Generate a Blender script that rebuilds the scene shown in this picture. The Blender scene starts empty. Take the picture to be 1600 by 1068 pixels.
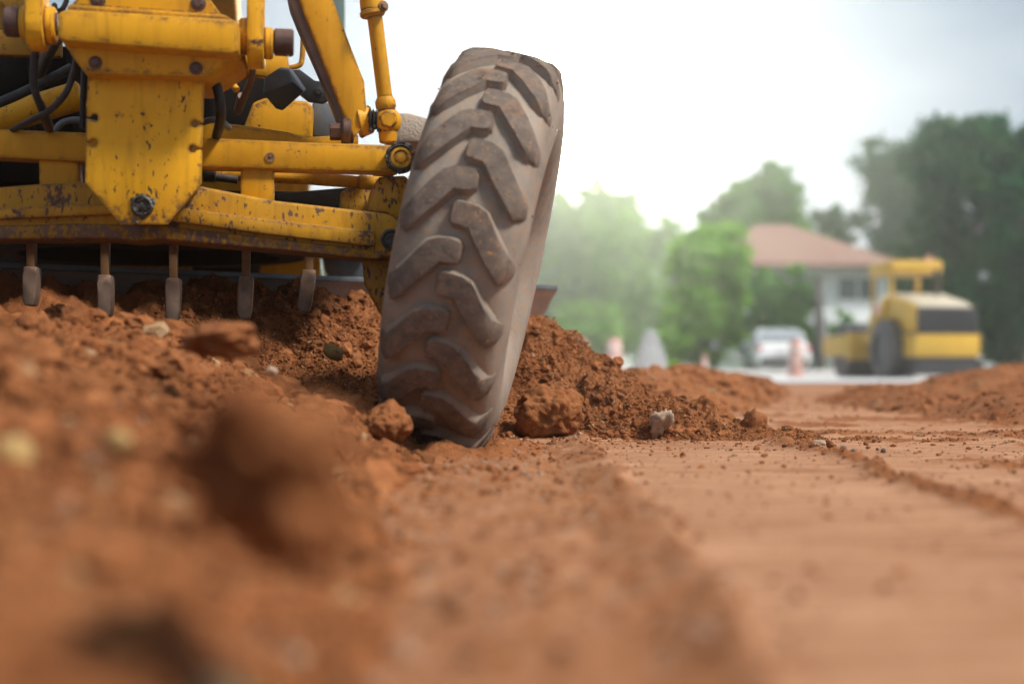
import bpy, bmesh, math, random
import numpy as np
from mathutils import Vector, Matrix, Euler

random.seed(7)
R = math.radians
scene = bpy.context.scene
COL = scene.collection

# ---------------------------------------------------------------- camera, sky, sun, exposure
CAM_H = 0.28          # the camera sits just above the soil
F = 1600 * 50 / 36    # focal length in photo pixels
HOR = 575.0           # horizon row in the photo

cam_d = bpy.data.cameras.new("camera")
cam = bpy.data.objects.new("camera", cam_d)
COL.objects.link(cam)
cam.location = (0, 0, CAM_H)
cam.rotation_euler = (R(90), 0, 0)
cam_d.lens = 50
cam_d.sensor_width = 36
cam_d.shift_y = (HOR - 534) / 1600
cam_d.clip_start = 0.05
cam_d.clip_end = 2000
cam_d.dof.use_dof = True
cam_d.dof.focus_distance = 5.25
cam_d.dof.aperture_fstop = 1.15
scene.camera = cam

SUN_EL, SUN_AZ = R(52), R(116)      # azimuth measured from +Y towards +X
sun_dir = Vector((math.cos(SUN_EL) * math.sin(SUN_AZ), math.cos(SUN_EL) * math.cos(SUN_AZ), math.sin(SUN_EL)))
sun_d = bpy.data.lights.new("sun", "SUN")
sun_d.energy = 4.6
sun_d.angle = R(11)
sun_d.color = (1.0, 0.94, 0.84)
sun = bpy.data.objects.new("sun", sun_d)
COL.objects.link(sun)
sun.rotation_euler = sun_dir.to_track_quat('Z', 'Y').to_euler()
sun.location = (0, 0, 40)

world = bpy.data.worlds.new("World")
scene.world = world
world.use_nodes = True
wn = world.node_tree
wn.nodes.clear()
def wnode(t, **kw):
    n = wn.nodes.new(t)
    for k, v in kw.items(): setattr(n, k, v)
    return n
w_out = wnode("ShaderNodeOutputWorld")
w_bg = wnode("ShaderNodeBackground")
w_bg.inputs[1].default_value = 0.1
sky = wnode("ShaderNodeTexSky", sky_type='NISHITA')
sky.sun_disc = False
sky.sun_elevation = SUN_EL
sky.sun_rotation = SUN_AZ
sky.air_density = 1.2
sky.dust_density = 2.5
w_tc = wnode("ShaderNodeTexCoord")
w_map = wnode("ShaderNodeMapping")
w_map.inputs['Scale'].default_value = (1.5, 1.5, 4.5)
w_noise = wnode("ShaderNodeTexNoise")
w_noise.inputs['Scale'].default_value = 2.6
w_noise.inputs['Detail'].default_value = 5
w_ramp = wnode("ShaderNodeValToRGB")
w_ramp.color_ramp.elements[0].position = 0.36
w_ramp.color_ramp.elements[0].color = (3.0, 3.8, 4.7, 1)
w_ramp.color_ramp.elements[1].position = 0.64
w_ramp.color_ramp.elements[1].color = (4.9, 5.5, 6.2, 1)
w_mix = wnode("ShaderNodeMix", data_type='RGBA')
w_mix.inputs[0].default_value = 0.92
# brighter sky glow, away from the sun lamp's direction
w_dot = wnode("ShaderNodeVectorMath", operation='DOT_PRODUCT')
glow_dir = Vector((math.sin(R(4.0)) * math.cos(R(11.3)), math.cos(R(4.0)) * math.cos(R(11.3)), math.sin(R(11.3))))
w_dot.inputs[1].default_value = glow_dir
w_mr = wnode("ShaderNodeMapRange", interpolation_type='SMOOTHSTEP')
w_mr.inputs['From Min'].default_value = math.cos(R(27))
w_mr.inputs['From Max'].default_value = 1.0
w_pow = wnode("ShaderNodeMath", operation='POWER')
w_pow.inputs[1].default_value = 9.0
w_add = wnode("ShaderNodeMix", data_type='RGBA', blend_type='ADD')
w_add.inputs[7].default_value = (4.0, 3.9, 3.6, 1)
L = wn.links.new
L(w_tc.outputs['Generated'], w_map.inputs['Vector']); L(w_map.outputs[0], w_noise.inputs['Vector'])
L(w_noise.outputs['Fac'], w_ramp.inputs[0])
L(sky.outputs[0], w_mix.inputs[6]); L(w_ramp.outputs[0], w_mix.inputs[7])
L(w_tc.outputs['Generated'], w_dot.inputs[0]); L(w_dot.outputs['Value'], w_mr.inputs['Value'])
L(w_mr.outputs[0], w_pow.inputs[0]); L(w_pow.outputs[0], w_add.inputs[0])
w_pow2 = wnode("ShaderNodeMath", operation='POWER'); w_pow2.inputs[1].default_value = 120.0
w_mr2 = wnode("ShaderNodeMapRange"); w_mr2.inputs['From Min'].default_value = math.cos(R(27)); w_mr2.inputs['From Max'].default_value = 1.0
w_core = wnode("ShaderNodeMix", data_type='RGBA', blend_type='ADD'); w_core.inputs[7].default_value = (900, 860, 680, 1)  # hot core added so the haze spreads light over the trees
L(w_dot.outputs['Value'], w_mr2.inputs['Value']); L(w_mr2.outputs[0], w_pow2.inputs[0]); L(w_pow2.outputs[0], w_core.inputs[0])
L(w_mix.outputs[2], w_add.inputs[6]); L(w_add.outputs[2], w_core.inputs[6]); L(w_core.outputs[2], w_bg.inputs[0])
L(w_bg.outputs[0], w_out.inputs[0])

vs = scene.view_settings
vs.view_transform = 'Standard'
vs.look = 'None'
vs.exposure = 0.3
vs.gamma = 1.0
scene.cycles.use_denoising = True
scene.cycles.max_bounces = 6
scene.cycles.volume_bounces = 1
scene.cycles.transparent_max_bounces = 8

# ---------------------------------------------------------------- helpers: places
def P(u, v, Y):
    """the point at depth Y that the photo shows at (u, v)"""
    return Vector(((u - 800) / F * Y, Y, CAM_H - (v - HOR) / F * Y))

YAW = 0.14            # the grader stands turned by this slope
AX0, AY0 = -1.19, 4.75
REAR = Vector((-YAW, 1, 0)).normalized()
SIDE = Vector((1, YAW, 0)).normalized()
UP = Vector((0, 0, 1))
def M(u, v, off=0.0):
    """point of the grader's cross plane `off` metres behind its front axle"""
    Y = (AY0 + off - YAW * AX0) / (1 - YAW * (u - 800) / F)
    return P(u, v, Y)
def MPP(off=0.0):     # metres per photo pixel at that plane
    return (AY0 + off) / F

# ---------------------------------------------------------------- helpers: numpy noise
def _hash(ix, iy, seed):
    h = (ix * 374761393 + iy * 668265263 + seed * 974634777) & 0xFFFFFFFF
    h = ((h ^ (h >> 13)) * 1274126177) & 0xFFFFFFFF
    h = h ^ (h >> 16)
    return (h & 0xFFFFFF) / float(0xFFFFFF)
def vnoise(x, y, seed=0):
    ix = np.floor(x).astype(np.int64); iy = np.floor(y).astype(np.int64)
    fx = x - ix; fy = y - iy
    fx = fx * fx * fx * (fx * (fx * 6 - 15) + 10); fy = fy * fy * fy * (fy * (fy * 6 - 15) + 10)
    a = _hash(ix, iy, seed); b = _hash(ix + 1, iy, seed)
    c = _hash(ix, iy + 1, seed); d = _hash(ix + 1, iy + 1, seed)
    return (a + (b - a) * fx) * (1 - fy) + (c + (d - c) * fx) * fy - 0.5
def fbm(x, y, sc, octv=4, seed=0, gain=0.5):
    s = np.zeros_like(x, dtype=float); amp = 1.0; f = sc
    for o in range(octv):
        s += amp * vnoise(x * f + 17.3 * o, y * f - 9.1 * o, seed + o * 13)
        amp *= gain; f *= 2.03
    return s
def billow(x, y, sc, octv=3, seed=0):
    s = np.zeros_like(x, dtype=float); amp = 1.0; f = sc
    for o in range(octv):
        s += amp * (1 - 2.2 * np.abs(vnoise(x * f + 5.3 * o, y * f + 3.7 * o, seed + o * 7)) * 2)
        amp *= 0.5; f *= 2.1
    return s
def sstep(a, b, x):
    t = np.clip((x - a) / (b - a), 0, 1)
    return t * t * (3 - 2 * t)

# ---------------------------------------------------------------- helpers: objects
def tag(o, label=None, cat=None, group=None, kind=None):
    if label: o["label"] = label
    if cat: o["category"] = cat
    if group: o["group"] = group
    if kind: o["kind"] = kind
    return o
def empty(name, loc=(0, 0, 0), rot=(0, 0, 0)):
    o = bpy.data.objects.new(name, None)
    COL.objects.link(o)
    o.location = loc; o.rotation_euler = rot
    o.empty_display_size = 0.2
    return o
def np_mesh(name, verts, faces_flat, face_sizes, smooth=True):
    me = bpy.data.meshes.new(name)
    nv = len(verts); nl = len(faces_flat); nf = len(face_sizes)
    me.vertices.add(nv); me.loops.add(nl); me.polygons.add(nf)
    me.vertices.foreach_set("co", np.asarray(verts, dtype=np.float32).ravel())
    me.loops.foreach_set("vertex_index", np.asarray(faces_flat, dtype=np.int32))
    st = np.zeros(nf, dtype=np.int32); st[1:] = np.cumsum(face_sizes)[:-1]
    me.polygons.foreach_set("loop_start", st)
    me.polygons.foreach_set("use_smooth", np.full(nf, smooth, dtype=bool))
    me.update(calc_edges=True)
    return me
def mesh_obj(name, me, mat, parent=None, loc=None):
    o = bpy.data.objects.new(name, me)
    COL.objects.link(o)
    for m in (mat if isinstance(mat, (list, tuple)) else [mat]):
        me.materials.append(m)
    if parent is not None: o.parent = parent
    if loc is not None: o.location = loc
    return o

class MB:
    """collects primitives into one mesh; `inv` moves world points into the parent's space"""
    def __init__(self, inv=None):
        self.bm = bmesh.new(); self.inv = inv
    def _take(self, b, mi=0):
        bmesh.ops.recalc_face_normals(b, faces=b.faces[:])
        for f in b.faces: f.material_index = mi
        me = bpy.data.meshes.new("tmp"); b.to_mesh(me); b.free()
        self.bm.from_mesh(me); bpy.data.meshes.remove(me)
    def prism(self, pts, ext, bev=0.004, mi=0, seg=2):
        b = bmesh.new()
        v = [b.verts.new(p) for p in pts]
        w = [b.verts.new(Vector(p) + Vector(ext)) for p in pts]
        n = len(v)
        b.faces.new(v); b.faces.new(w[::-1])
        for i in range(n):
            b.faces.new((v[i], w[i], w[(i + 1) % n], v[(i + 1) % n]))
        bmesh.ops.recalc_face_normals(b, faces=b.faces[:])
        if bev > 0:
            bmesh.ops.bevel(b, geom=b.edges[:], offset=bev, segments=seg, affect='EDGES', profile=0.5, clamp_overlap=True)
        bmesh.ops.triangulate(b, faces=[f for f in b.faces if len(f.verts) > 4])
        self._take(b, mi); return self
    def box(self, c, half, ax=(Vector((1, 0, 0)), Vector((0, 1, 0)), Vector((0, 0, 1))), bev=0.004, mi=0, taper=1.0):
        c = Vector(c); x, y, z = ax
        a, d, e = half
        pts = [c + x * sx * a + y * sy * d - z * e for sx, sy in ((-1, -1), (1, -1), (1, 1), (-1, 1))]
        b = bmesh.new()
        v = [b.verts.new(p) for p in pts]
        w = [b.verts.new(c + x * sx * a * taper + y * sy * d * taper + z * e) for sx, sy in ((-1, -1), (1, -1), (1, 1), (-1, 1))]
        b.faces.new(v); b.faces.new(w)
        for i in range(4): b.faces.new((v[i], v[(i + 1) % 4], w[(i + 1) % 4], w[i]))
        bmesh.ops.recalc_face_normals(b, faces=b.faces[:])
        if bev > 0:
            bmesh.ops.bevel(b, geom=b.edges[:], offset=bev, segments=2, affect='EDGES', profile=0.5, clamp_overlap=True)
        self._take(b, mi); return self
    def lathe(self, prof, origin, axis, n=24, mi=0, close=True):
        """prof: (distance along axis, radius)"""
        origin = Vector(origin); axis = Vector(axis).normalized()
        t = axis.orthogonal().normalized(); s = axis.cross(t)
        b = bmesh.new(); rings = []
        for d, r in prof:
            rings.append([b.verts.new(origin + axis * d + (t * math.cos(2 * math.pi * k / n) + s * math.sin(2 * math.pi * k / n)) * max(r, 1e-5)) for k in range(n)])
        for i in range(len(rings) - 1):
            for k in range(n):
                b.faces.new((rings[i][k], rings[i][(k + 1) % n], rings[i + 1][(k + 1) % n], rings[i + 1][k]))
        if close:
            b.faces.new(rings[0]); b.faces.new(rings[-1][::-1])
        bmesh.ops.remove_doubles(b, verts=b.verts[:], dist=1e-6)
        self._take(b, mi); return self
    def cyl(self, p0, p1, r, r1=None, n=20, bev=None, mi=0):
        p0 = Vector(p0); p1 = Vector(p1); ln = (p1 - p0).length
        r1 = r if r1 is None else r1
        e = min(r, r1) * 0.12 if bev is None else bev
        return self.lathe([(0, r - e), (e, r), (ln - e, r1), (ln, r1 - e)], p0, p1 - p0, n, mi)
    def tube(self, pts, r, n=10, mi=0, sm=4):
        pts = [Vector(p) for p in pts]
        if sm and len(pts) > 2:      # Catmull-Rom
            q = []
            for i in range(len(pts) - 1):
                a = pts[max(i - 1, 0)]; b_ = pts[i]; c = pts[i + 1]; d = pts[min(i + 2, len(pts) - 1)]
                for k in range(sm):
                    t = k / sm
                    q.append(0.5 * ((2 * b_) + (c - a) * t + (2 * a - 5 * b_ + 4 * c - d) * t * t + (3 * b_ - a - 3 * c + d) * t ** 3))
            q.append(pts[-1]); pts = q
        rr = r if callable(r) else (lambda t: r)
        b = bmesh.new(); rings = []; ref = None
        for i, p in enumerate(pts):
            d = (pts[min(i + 1, len(pts) - 1)] - pts[max(i - 1, 0)]).normalized()
            if ref is None: ref = d.orthogonal().normalized()
            ref = (ref - d * ref.dot(d)).normalized(); s = d.cross(ref)
            rad = rr(i / (len(pts) - 1))
            rings.append([b.verts.new(p + (ref * math.cos(2 * math.pi * k / n) + s * math.sin(2 * math.pi * k / n)) * rad) for k in range(n)])
        for i in range(len(rings) - 1):
            for k in range(n):
                b.faces.new((rings[i][k], rings[i][(k + 1) % n], rings[i + 1][(k + 1) % n], rings[i + 1][k]))
        b.faces.new(rings[0]); b.faces.new(rings[-1][::-1])
        self._take(b, mi); return self
    def ball(self, c, r, sc=(1, 1, 1), rough=0.0, sub=2, mi=0):
        b = bmesh.new()
        bmesh.ops.create_icosphere(b, subdivisions=sub, radius=1)
        for v in b.verts:
            k = 1 + rough * (random.random() - 0.5)
            v.co = Vector(c) + Vector((v.co.x * sc[0], v.co.y * sc[1], v.co.z * sc[2])) * r * k
        self._take(b, mi); return self
    def bolt(self, c, d, r, mi=0):
        d = Vector(d).normalized(); c = Vector(c)
        self.lathe([(0, r * 1.5), (r * 0.25, r * 1.45), (r * 0.3, r * 1.3)], c, d, 18, mi)
        self.lathe([(r * 0.3, r), (r * 0.9, r), (r * 1.05, r * 0.8)], c, d, 6, mi)
        return self
    def build(self, name, mat, parent=None, ang=38):
        me = bpy.data.meshes.new(name)
        if self.inv is not None: bmesh.ops.transform(self.bm, matrix=self.inv, verts=self.bm.verts[:])
        self.bm.to_mesh(me); self.bm.free()
        for p in me.polygons: p.use_smooth = True
        me.set_sharp_from_angle(angle=R(ang))
        return mesh_obj(name, me, mat, parent)

# ---------------------------------------------------------------- materials
def new_mat(name):
    m = bpy.data.materials.new(name); m.use_nodes = True
    nt = m.node_tree; nt.nodes.clear()
    out = nt.nodes.new("ShaderNodeOutputMaterial")
    bs = nt.nodes.new("ShaderNodeBsdfPrincipled")
    nt.links.new(bs.outputs[0], out.inputs[0])
    return m, nt, bs, out
def nd(nt, t, **kw):
    n = nt.nodes.new(t)
    for k, v in kw.items():
        if k.startswith("i_"): n.inputs[k[2:].replace("_", " ")].default_value = v
        else: setattr(n, k, v)
    return n
def noise(nt, scale, detail=4, rough=0.55, vec=None, dist=0.0):
    n = nd(nt, "ShaderNodeTexNoise"); n.inputs['Scale'].default_value = scale
    n.inputs['Detail'].default_value = detail; n.inputs['Roughness'].default_value = rough
    n.inputs['Distortion'].default_value = dist
    if vec is not None: nt.links.new(vec, n.inputs['Vector'])
    return n.outputs['Fac']
def ramp(nt, src, stops, interp='LINEAR'):
    n = nd(nt, "ShaderNodeValToRGB"); n.color_ramp.interpolation = interp
    el = n.color_ramp.elements
    while len(el) < len(stops): el.new(0.5)
    for e, (p, c) in zip(el, stops):
        e.position = p; e.color = (c, c, c, 1) if isinstance(c, (int, float)) else (*c, 1)
    nt.links.new(src, n.inputs[0]); return n.outputs[0]
def mixc(nt, fac, a, b, mode='MIX'):
    n = nd(nt, "ShaderNodeMix", data_type='RGBA', blend_type=mode)
    for s, i in ((fac, 0), (a, 6), (b, 7)):
        if hasattr(s, "links"): nt.links.new(s, n.inputs[i])
        elif i == 0: n.inputs[0].default_value = s
        else: n.inputs[i].default_value = (*s, 1)
    return n.outputs[2]
def math_(nt, op, a, b=0.0, clamp=False):
    n = nd(nt, "ShaderNodeMath", operation=op); n.use_clamp = clamp
    for s, i in ((a, 0), (b, 1)):
        if hasattr(s, "links"): nt.links.new(s, n.inputs[i])
        else: n.inputs[i].default_value = s
    return n.outputs[0]
def bump(nt, h, strength, dist, bs):
    n = nd(nt, "ShaderNodeBump"); n.inputs['Strength'].default_value = strength; n.inputs['Distance'].default_value = dist
    nt.links.new(h, n.inputs['Height']); nt.links.new(n.outputs[0], bs.inputs['Normal'])

def paint_mat(name, base, dark, chip=0.62, rust=(0.035, 0.018, 0.014), dust=0.35, rough=0.5, edge=True, pscale=9):
    """worn machine paint: tone drift, rust chips (denser on edges), dust on faces that look up"""
    m, nt, bs, out = new_mat(name)
    tc = nd(nt, "ShaderNodeNewGeometry").outputs['Position']
    c = mixc(nt, ramp(nt, noise(nt, 3.5, 5, 0.6, tc), [(0.3, 0), (0.75, 1)]), base, dark)
    st = nd(nt, "ShaderNodeMapping"); st.inputs['Scale'].default_value = (30, 30, 3.0); nt.links.new(tc, st.inputs[0])
    streak = ramp(nt, noise(nt, 1.0, 3, 0.6, st.outputs[0]), [(0.50, 0), (0.75, 0.55)])
    blot = ramp(nt, noise(nt, 2.3, 6, 0.7, tc), [(0.50, 0), (0.72, 0.45)])
    c = mixc(nt, blot, c, tuple(x * 0.5 for x in dark))
    c = mixc(nt, streak, c, tuple(x * 0.55 for x in dark))
    sm = nd(nt, "ShaderNodeMapping"); sm.inputs['Scale'].default_value = (75, 75, 34); sm.inputs['Rotation'].default_value = (0, 0.45, 0); nt.links.new(tc, sm.inputs[0])
    speck = ramp(nt, math_(nt, 'MULTIPLY', noise(nt, 1.0, 3, 0.6, sm.outputs[0]), ramp(nt, noise(nt, 5, 3, 0.6, tc), [(0.3, 0.82), (0.7, 1.12)])), [(chip + 0.015, 0), (chip + 0.045, 1)])
    patch = ramp(nt, noise(nt, pscale, 6, 0.7, tc), [(chip, 0), (chip + 0.035, 1)])
    wear = math_(nt, 'MAXIMUM', speck, patch)
    if edge:
        bv = nd(nt, "ShaderNodeBevel", samples=3); bv.inputs['Radius'].default_value = 0.012
        ge = nd(nt, "ShaderNodeNewGeometry")
        dt = nd(nt, "ShaderNodeVectorMath", operation='DOT_PRODUCT')
        nt.links.new(bv.outputs[0], dt.inputs[0]); nt.links.new(ge.outputs['True Normal'], dt.inputs[1])
        e = math_(nt, 'SUBTRACT', 1.0, dt.outputs['Value'])
        e = math_(nt, 'MULTIPLY', e, ramp(nt, noise(nt, 26, 5, 0.75, tc), [(0.40, 0), (0.62, 1)]))
        e = ramp(nt, e, [(0.010, 0), (0.030, 0.9)])
        wear = math_(nt, 'MAXIMUM', wear, e)
    c = mixc(nt, wear, c, mixc(nt, noise(nt, 60, 2, 0.5, tc), rust, tuple(min(1, x * 3.2) for x in rust)))
    gn = nd(nt, "ShaderNodeNewGeometry"); sx = nd(nt, "ShaderNodeSeparateXYZ"); nt.links.new(gn.outputs['Normal'], sx.inputs[0])
    up = ramp(nt, sx.outputs['Z'], [(0.35, 0), (0.95, 1)])
    d = math_(nt, 'MULTIPLY', up, ramp(nt, noise(nt, 14, 4, 0.65, tc), [(0.3, 0.3), (0.7, 1)]))
    d = math_(nt, 'MULTIPLY', d, dust)
    film = math_(nt, 'MAXIMUM', d, ramp(nt, noise(nt, 6, 5, 0.65, tc), [(0.45, 0), (0.8, dust * 0.55)]))
    c = mixc(nt, film, c, (0.34, 0.20, 0.11))
    bs.inputs['Specular IOR Level'].default_value = 0.2
    nt.links.new(c, bs.inputs['Base Color'])
    rr = math_(nt, 'ADD', math_(nt, 'MULTIPLY', wear, 0.3), rough)
    rr = math_(nt, 'ADD', rr, math_(nt, 'MULTIPLY', film, 0.3), True)
    nt.links.new(rr, bs.inputs['Roughness'])
    h = math_(nt, 'SUBTRACT', math_(nt, 'MULTIPLY', noise(nt, 70, 3, 0.5, tc), 0.3), math_(nt, 'MULTIPLY', wear, 0.7))
    bump(nt, h, 0.35, 0.002, bs)
    return m

def simple_mat(name, c1, c2, scale=12, rough=0.6, metal=0.0, bscale=60, bstr=0.25, bdist=0.003, dust=None, coat=0.0, spec=0.5):
    m, nt, bs, out = new_mat(name)
    bs.inputs['Specular IOR Level'].default_value = spec
    tc = nd(nt, "ShaderNodeNewGeometry").outputs['Position']
    c = mixc(nt, ramp(nt, noise(nt, scale, 5, 0.6, tc), [(0.3, 0), (0.7, 1)]), c1, c2)
    if dust:
        gn = nd(nt, "ShaderNodeNewGeometry"); sx = nd(nt, "ShaderNodeSeparateXYZ"); nt.links.new(gn.outputs['Normal'], sx.inputs[0])
        up = math_(nt, 'MULTIPLY', ramp(nt, sx.outputs['Z'], [(0.1, 0.15), (0.9, 1)]), ramp(nt, noise(nt, 18, 4, 0.6, tc), [(0.35, 0), (0.7, dust)]))
        c = mixc(nt, up, c, (0.36, 0.2, 0.12))
    nt.links.new(c, bs.inputs['Base Color'])
    bs.inputs['Roughness'].default_value = rough; bs.inputs['Metallic'].default_value = metal
    bs.inputs['Coat Weight'].default_value = coat
    if bstr: bump(nt, noise(nt, bscale, 4, 0.6, tc), bstr, bdist, bs)
    return m

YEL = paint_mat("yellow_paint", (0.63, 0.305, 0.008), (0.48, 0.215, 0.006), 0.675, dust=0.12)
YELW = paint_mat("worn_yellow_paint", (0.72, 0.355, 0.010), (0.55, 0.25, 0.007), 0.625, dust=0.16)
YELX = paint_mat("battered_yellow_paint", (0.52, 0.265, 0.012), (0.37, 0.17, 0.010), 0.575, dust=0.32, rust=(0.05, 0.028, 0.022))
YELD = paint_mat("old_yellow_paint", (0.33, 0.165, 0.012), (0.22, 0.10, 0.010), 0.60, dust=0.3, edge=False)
RUST = paint_mat("rusted_plate", (0.16, 0.092, 0.068), (0.10, 0.058, 0.046), 0.515, rust=(0.13, 0.065, 0.008), dust=0.3, edge=False, rough=0.65, pscale=17)
PIN = simple_mat("brown_steel", (0.055, 0.028, 0.024), (0.10, 0.05, 0.038), 25, 0.5, 0.35, dust=0.25)
TOOTH = simple_mat("worn_tooth_steel", (0.12, 0.08, 0.062), (0.24, 0.155, 0.115), 18, 0.6, 0.3, dust=0.5)
SHANK = simple_mat("rusty_shank", (0.16, 0.075, 0.03), (0.22, 0.12, 0.055), 25, 0.7, 0.1, dust=0.2)
RUB = simple_mat("black_rubber_hose", (0.012, 0.013, 0.016), (0.03, 0.031, 0.036), 30, 0.55, dust=0.2, spec=0.3)
BLK = simple_mat("black_plastic", (0.012, 0.015, 0.021), (0.022, 0.026, 0.034), 8, 0.45, dust=0.08, spec=0.3)
DARK = simple_mat("shade_black_steel", (0.006, 0.005, 0.0045), (0.012, 0.009, 0.008), 12, 0.9, spec=0.06)  # near-black colour carries the shade of the machine's interior
GREASE = simple_mat("grease", (0.012, 0.010, 0.009), (0.035, 0.026, 0.02), 20, 0.45, bscale=40, bstr=0.8, bdist=0.01)
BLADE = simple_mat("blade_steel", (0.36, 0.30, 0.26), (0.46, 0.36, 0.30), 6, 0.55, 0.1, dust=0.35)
BLADED = simple_mat("blue_grey_steel", (0.07, 0.085, 0.105), (0.12, 0.135, 0.155), 8, 0.45, 0.3, dust=0.2)
GREEN = simple_mat("cab_glass_edge", (0.10, 0.16, 0.15), (0.16, 0.22, 0.21), 5, 0.3, bstr=0)
MUDDY = simple_mat("dried_mud_grey", (0.33, 0.29, 0.25), (0.40, 0.30, 0.23), 20, 0.95, bscale=80, bstr=0.6, bdist=0.01)

def tyre_mat():
    m, nt, bs, out = new_mat("dusty_tyre_rubber")
    tc = nd(nt, "ShaderNodeTexCoord").outputs['Object']
    at = nd(nt, "ShaderNodeAttribute", attribute_name="lug").outputs['Fac']
    n1 = noise(nt, 7, 6, 0.65, tc); n2 = noise(nt, 28, 5, 0.6, tc); n3 = noise(nt, 95, 3, 0.6, tc)
    groove = mixc(nt, ramp(nt, n1, [(0.32, 0), (0.7, 1)]), (0.165, 0.138, 0.118), (0.30, 0.25, 0.21))
    groove = mixc(nt, ramp(nt, n2, [(0.45, 0), (0.70, 0.75)]), groove, (0.27, 0.165, 0.10))
    top = mixc(nt, ramp(nt, n2, [(0.3, 0), (0.72, 1)]), (0.080, 0.061, 0.052), (0.165, 0.124, 0.100))
    top = mixc(nt, ramp(nt, n1, [(0.55, 0), (0.72, 0.5)]), top, (0.30, 0.14, 0.06))
    top = mixc(nt, ramp(nt, n3, [(0.62, 0), (0.7, 0.9)]), top, (0.42, 0.19, 0.06))
    c = mixc(nt, at, groove, top)
    nt.links.new(c, bs.inputs['Base Color'])
    bs.inputs['Roughness'].default_value = 0.82
    bs.inputs['Specular IOR Level'].default_value = 0.3
    h = math_(nt, 'ADD', math_(nt, 'MULTIPLY', n2, 0.7), math_(nt, 'MULTIPLY', n3, 0.3))
    bump(nt, h, 0.5, 0.007, bs)
    return m
TYRE = tyre_mat()

def soil_mat(name, lo, hi, pale, stone_share=0.04, island=False, attr=False, flat=None):
    m, nt, bs, out = new_mat(name)
    tc = nd(nt, "ShaderNodeNewGeometry").outputs['Position']
    n0 = noise(nt, 2.2, 5, 0.6, tc); n1 = noise(nt, 16, 6, 0.65, tc); n2 = noise(nt, 110, 5, 0.65, tc)
    c = mixc(nt, ramp(nt, n1, [(0.3, 0), (0.72, 1)]), lo, hi)
    c = mixc(nt, ramp(nt, n0, [(0.4, 0), (0.75, 0.5)]), c, tuple(0.7 * a + 0.3 * b for a, b in zip(hi, pale)))
    c = mixc(nt, ramp(nt, n2, [(0.60, 0), (0.72, 0.6)]), c, pale)
    if island:
        rnd = nd(nt, "ShaderNodeNewGeometry").outputs['Random Per Island']
        tint = ramp(nt, rnd, [(0.0, 0.62), (0.5, 1.0), (1.0, 1.35)])
        c = mixc(nt, 1.0, c, tint, 'MULTIPLY')
        fr = math_(nt, 'FRACT', math_(nt, 'MULTIPLY', rnd, 37.7))
        c = mixc(nt, ramp(nt, fr, [(1 - stone_share * .7 - 0.005, 0), (1 - stone_share * .7, 0.6)]), c, (0.42, 0.30, 0.17))
        c = mixc(nt, ramp(nt, fr, [(0.0, 0.6), (0.008, 0.6), (0.012, 0)]), c, (0.09, 0.075, 0.07))
    if attr:
        at = nd(nt, "ShaderNodeAttribute", attribute_name="loose").outputs['Fac']
        st = nd(nt, "ShaderNodeMapping"); st.inputs['Scale'].default_value = (0.8, 8.0, 1.0); nt.links.new(tc, st.inputs[0])
        s1 = noise(nt, 2.5, 7, 0.7, st.outputs[0])
        fc = mixc(nt, ramp(nt, s1, [(0.36, 0), (0.62, 1)]), flat[0], flat[1])
        fc = mixc(nt, ramp(nt, n2, [(0.55, 0), (0.75, 0.5)]), fc, flat[2])
        fc = mixc(nt, ramp(nt, noise(nt, 1.1, 6, 0.68, tc), [(0.48, 0), (0.70, 0.55)]), fc, flat[0])
        nn = math_(nt, 'ADD', at, math_(nt, 'MULTIPLY', math_(nt, 'SUBTRACT', n1, 0.5), 0.9))
        c = mixc(nt, ramp(nt, nn, [(0.35, 0), (0.62, 1)]), fc, c)
    nt.links.new(c, bs.inputs['Base Color'])
    bs.inputs['Roughness'].default_value = 0.95
    bs.inputs['Specular IOR Level'].default_value = 0.15
    h = math_(nt, 'ADD', math_(nt, 'MULTIPLY', n1, 0.6), math_(nt, 'MULTIPLY', n2, 0.4))
    bump(nt, h, 0.8, 0.02, bs)
    return m
LO, HI, PALE = (0.145, 0.045, 0.015), (0.262, 0.099, 0.036), (0.39, 0.195, 0.09)
FLAT = ((0.235, 0.098, 0.045), (0.415, 0.222, 0.128), (0.21, 0.088, 0.040))
SOIL = soil_mat("red_soil", LO, HI, PALE)
GRAN = soil_mat("red_soil_clods", LO, HI, PALE, island=True)
GROUND = soil_mat("graded_red_ground", LO, HI, PALE, attr=True, flat=FLAT)
STONE = simple_mat("pale_stone", (0.22, 0.14, 0.09), (0.34, 0.245, 0.18), 25, 0.8, bscale=60, bstr=0.5)
STONEG = simple_mat("ochre_stone", (0.30, 0.18, 0.06), (0.40, 0.27, 0.10), 25, 0.8, bscale=60, bstr=0.5)
STONEB = simple_mat("dark_stone", (0.07, 0.06, 0.055), (0.13, 0.10, 0.085), 25, 0.8, bscale=60, bstr=0.5)

# ---------------------------------------------------------------- the ground and heaps of soil
def ridge_h(X, Y, nodes, slope, rnd=0.06):
    """height of a windrow whose crest runs through nodes (x, y, h), falling off with `slope`"""
    best = np.full(X.shape, -9.0)
    for (x0, y0, h0), (x1, y1, h1) in zip(nodes[:-1], nodes[1:]):
        dx, dy = x1 - x0, y1 - y0
        t = np.clip(((X - x0) * dx + (Y - y0) * dy) / (dx * dx + dy * dy), 0, 1)
        d = np.hypot(X - x0 - t * dx, Y - y0 - t * dy)
        best = np.maximum(best, h0 + (h1 - h0) * t - slope * (np.sqrt(d * d + rnd * rnd) - rnd))
    return best

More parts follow.
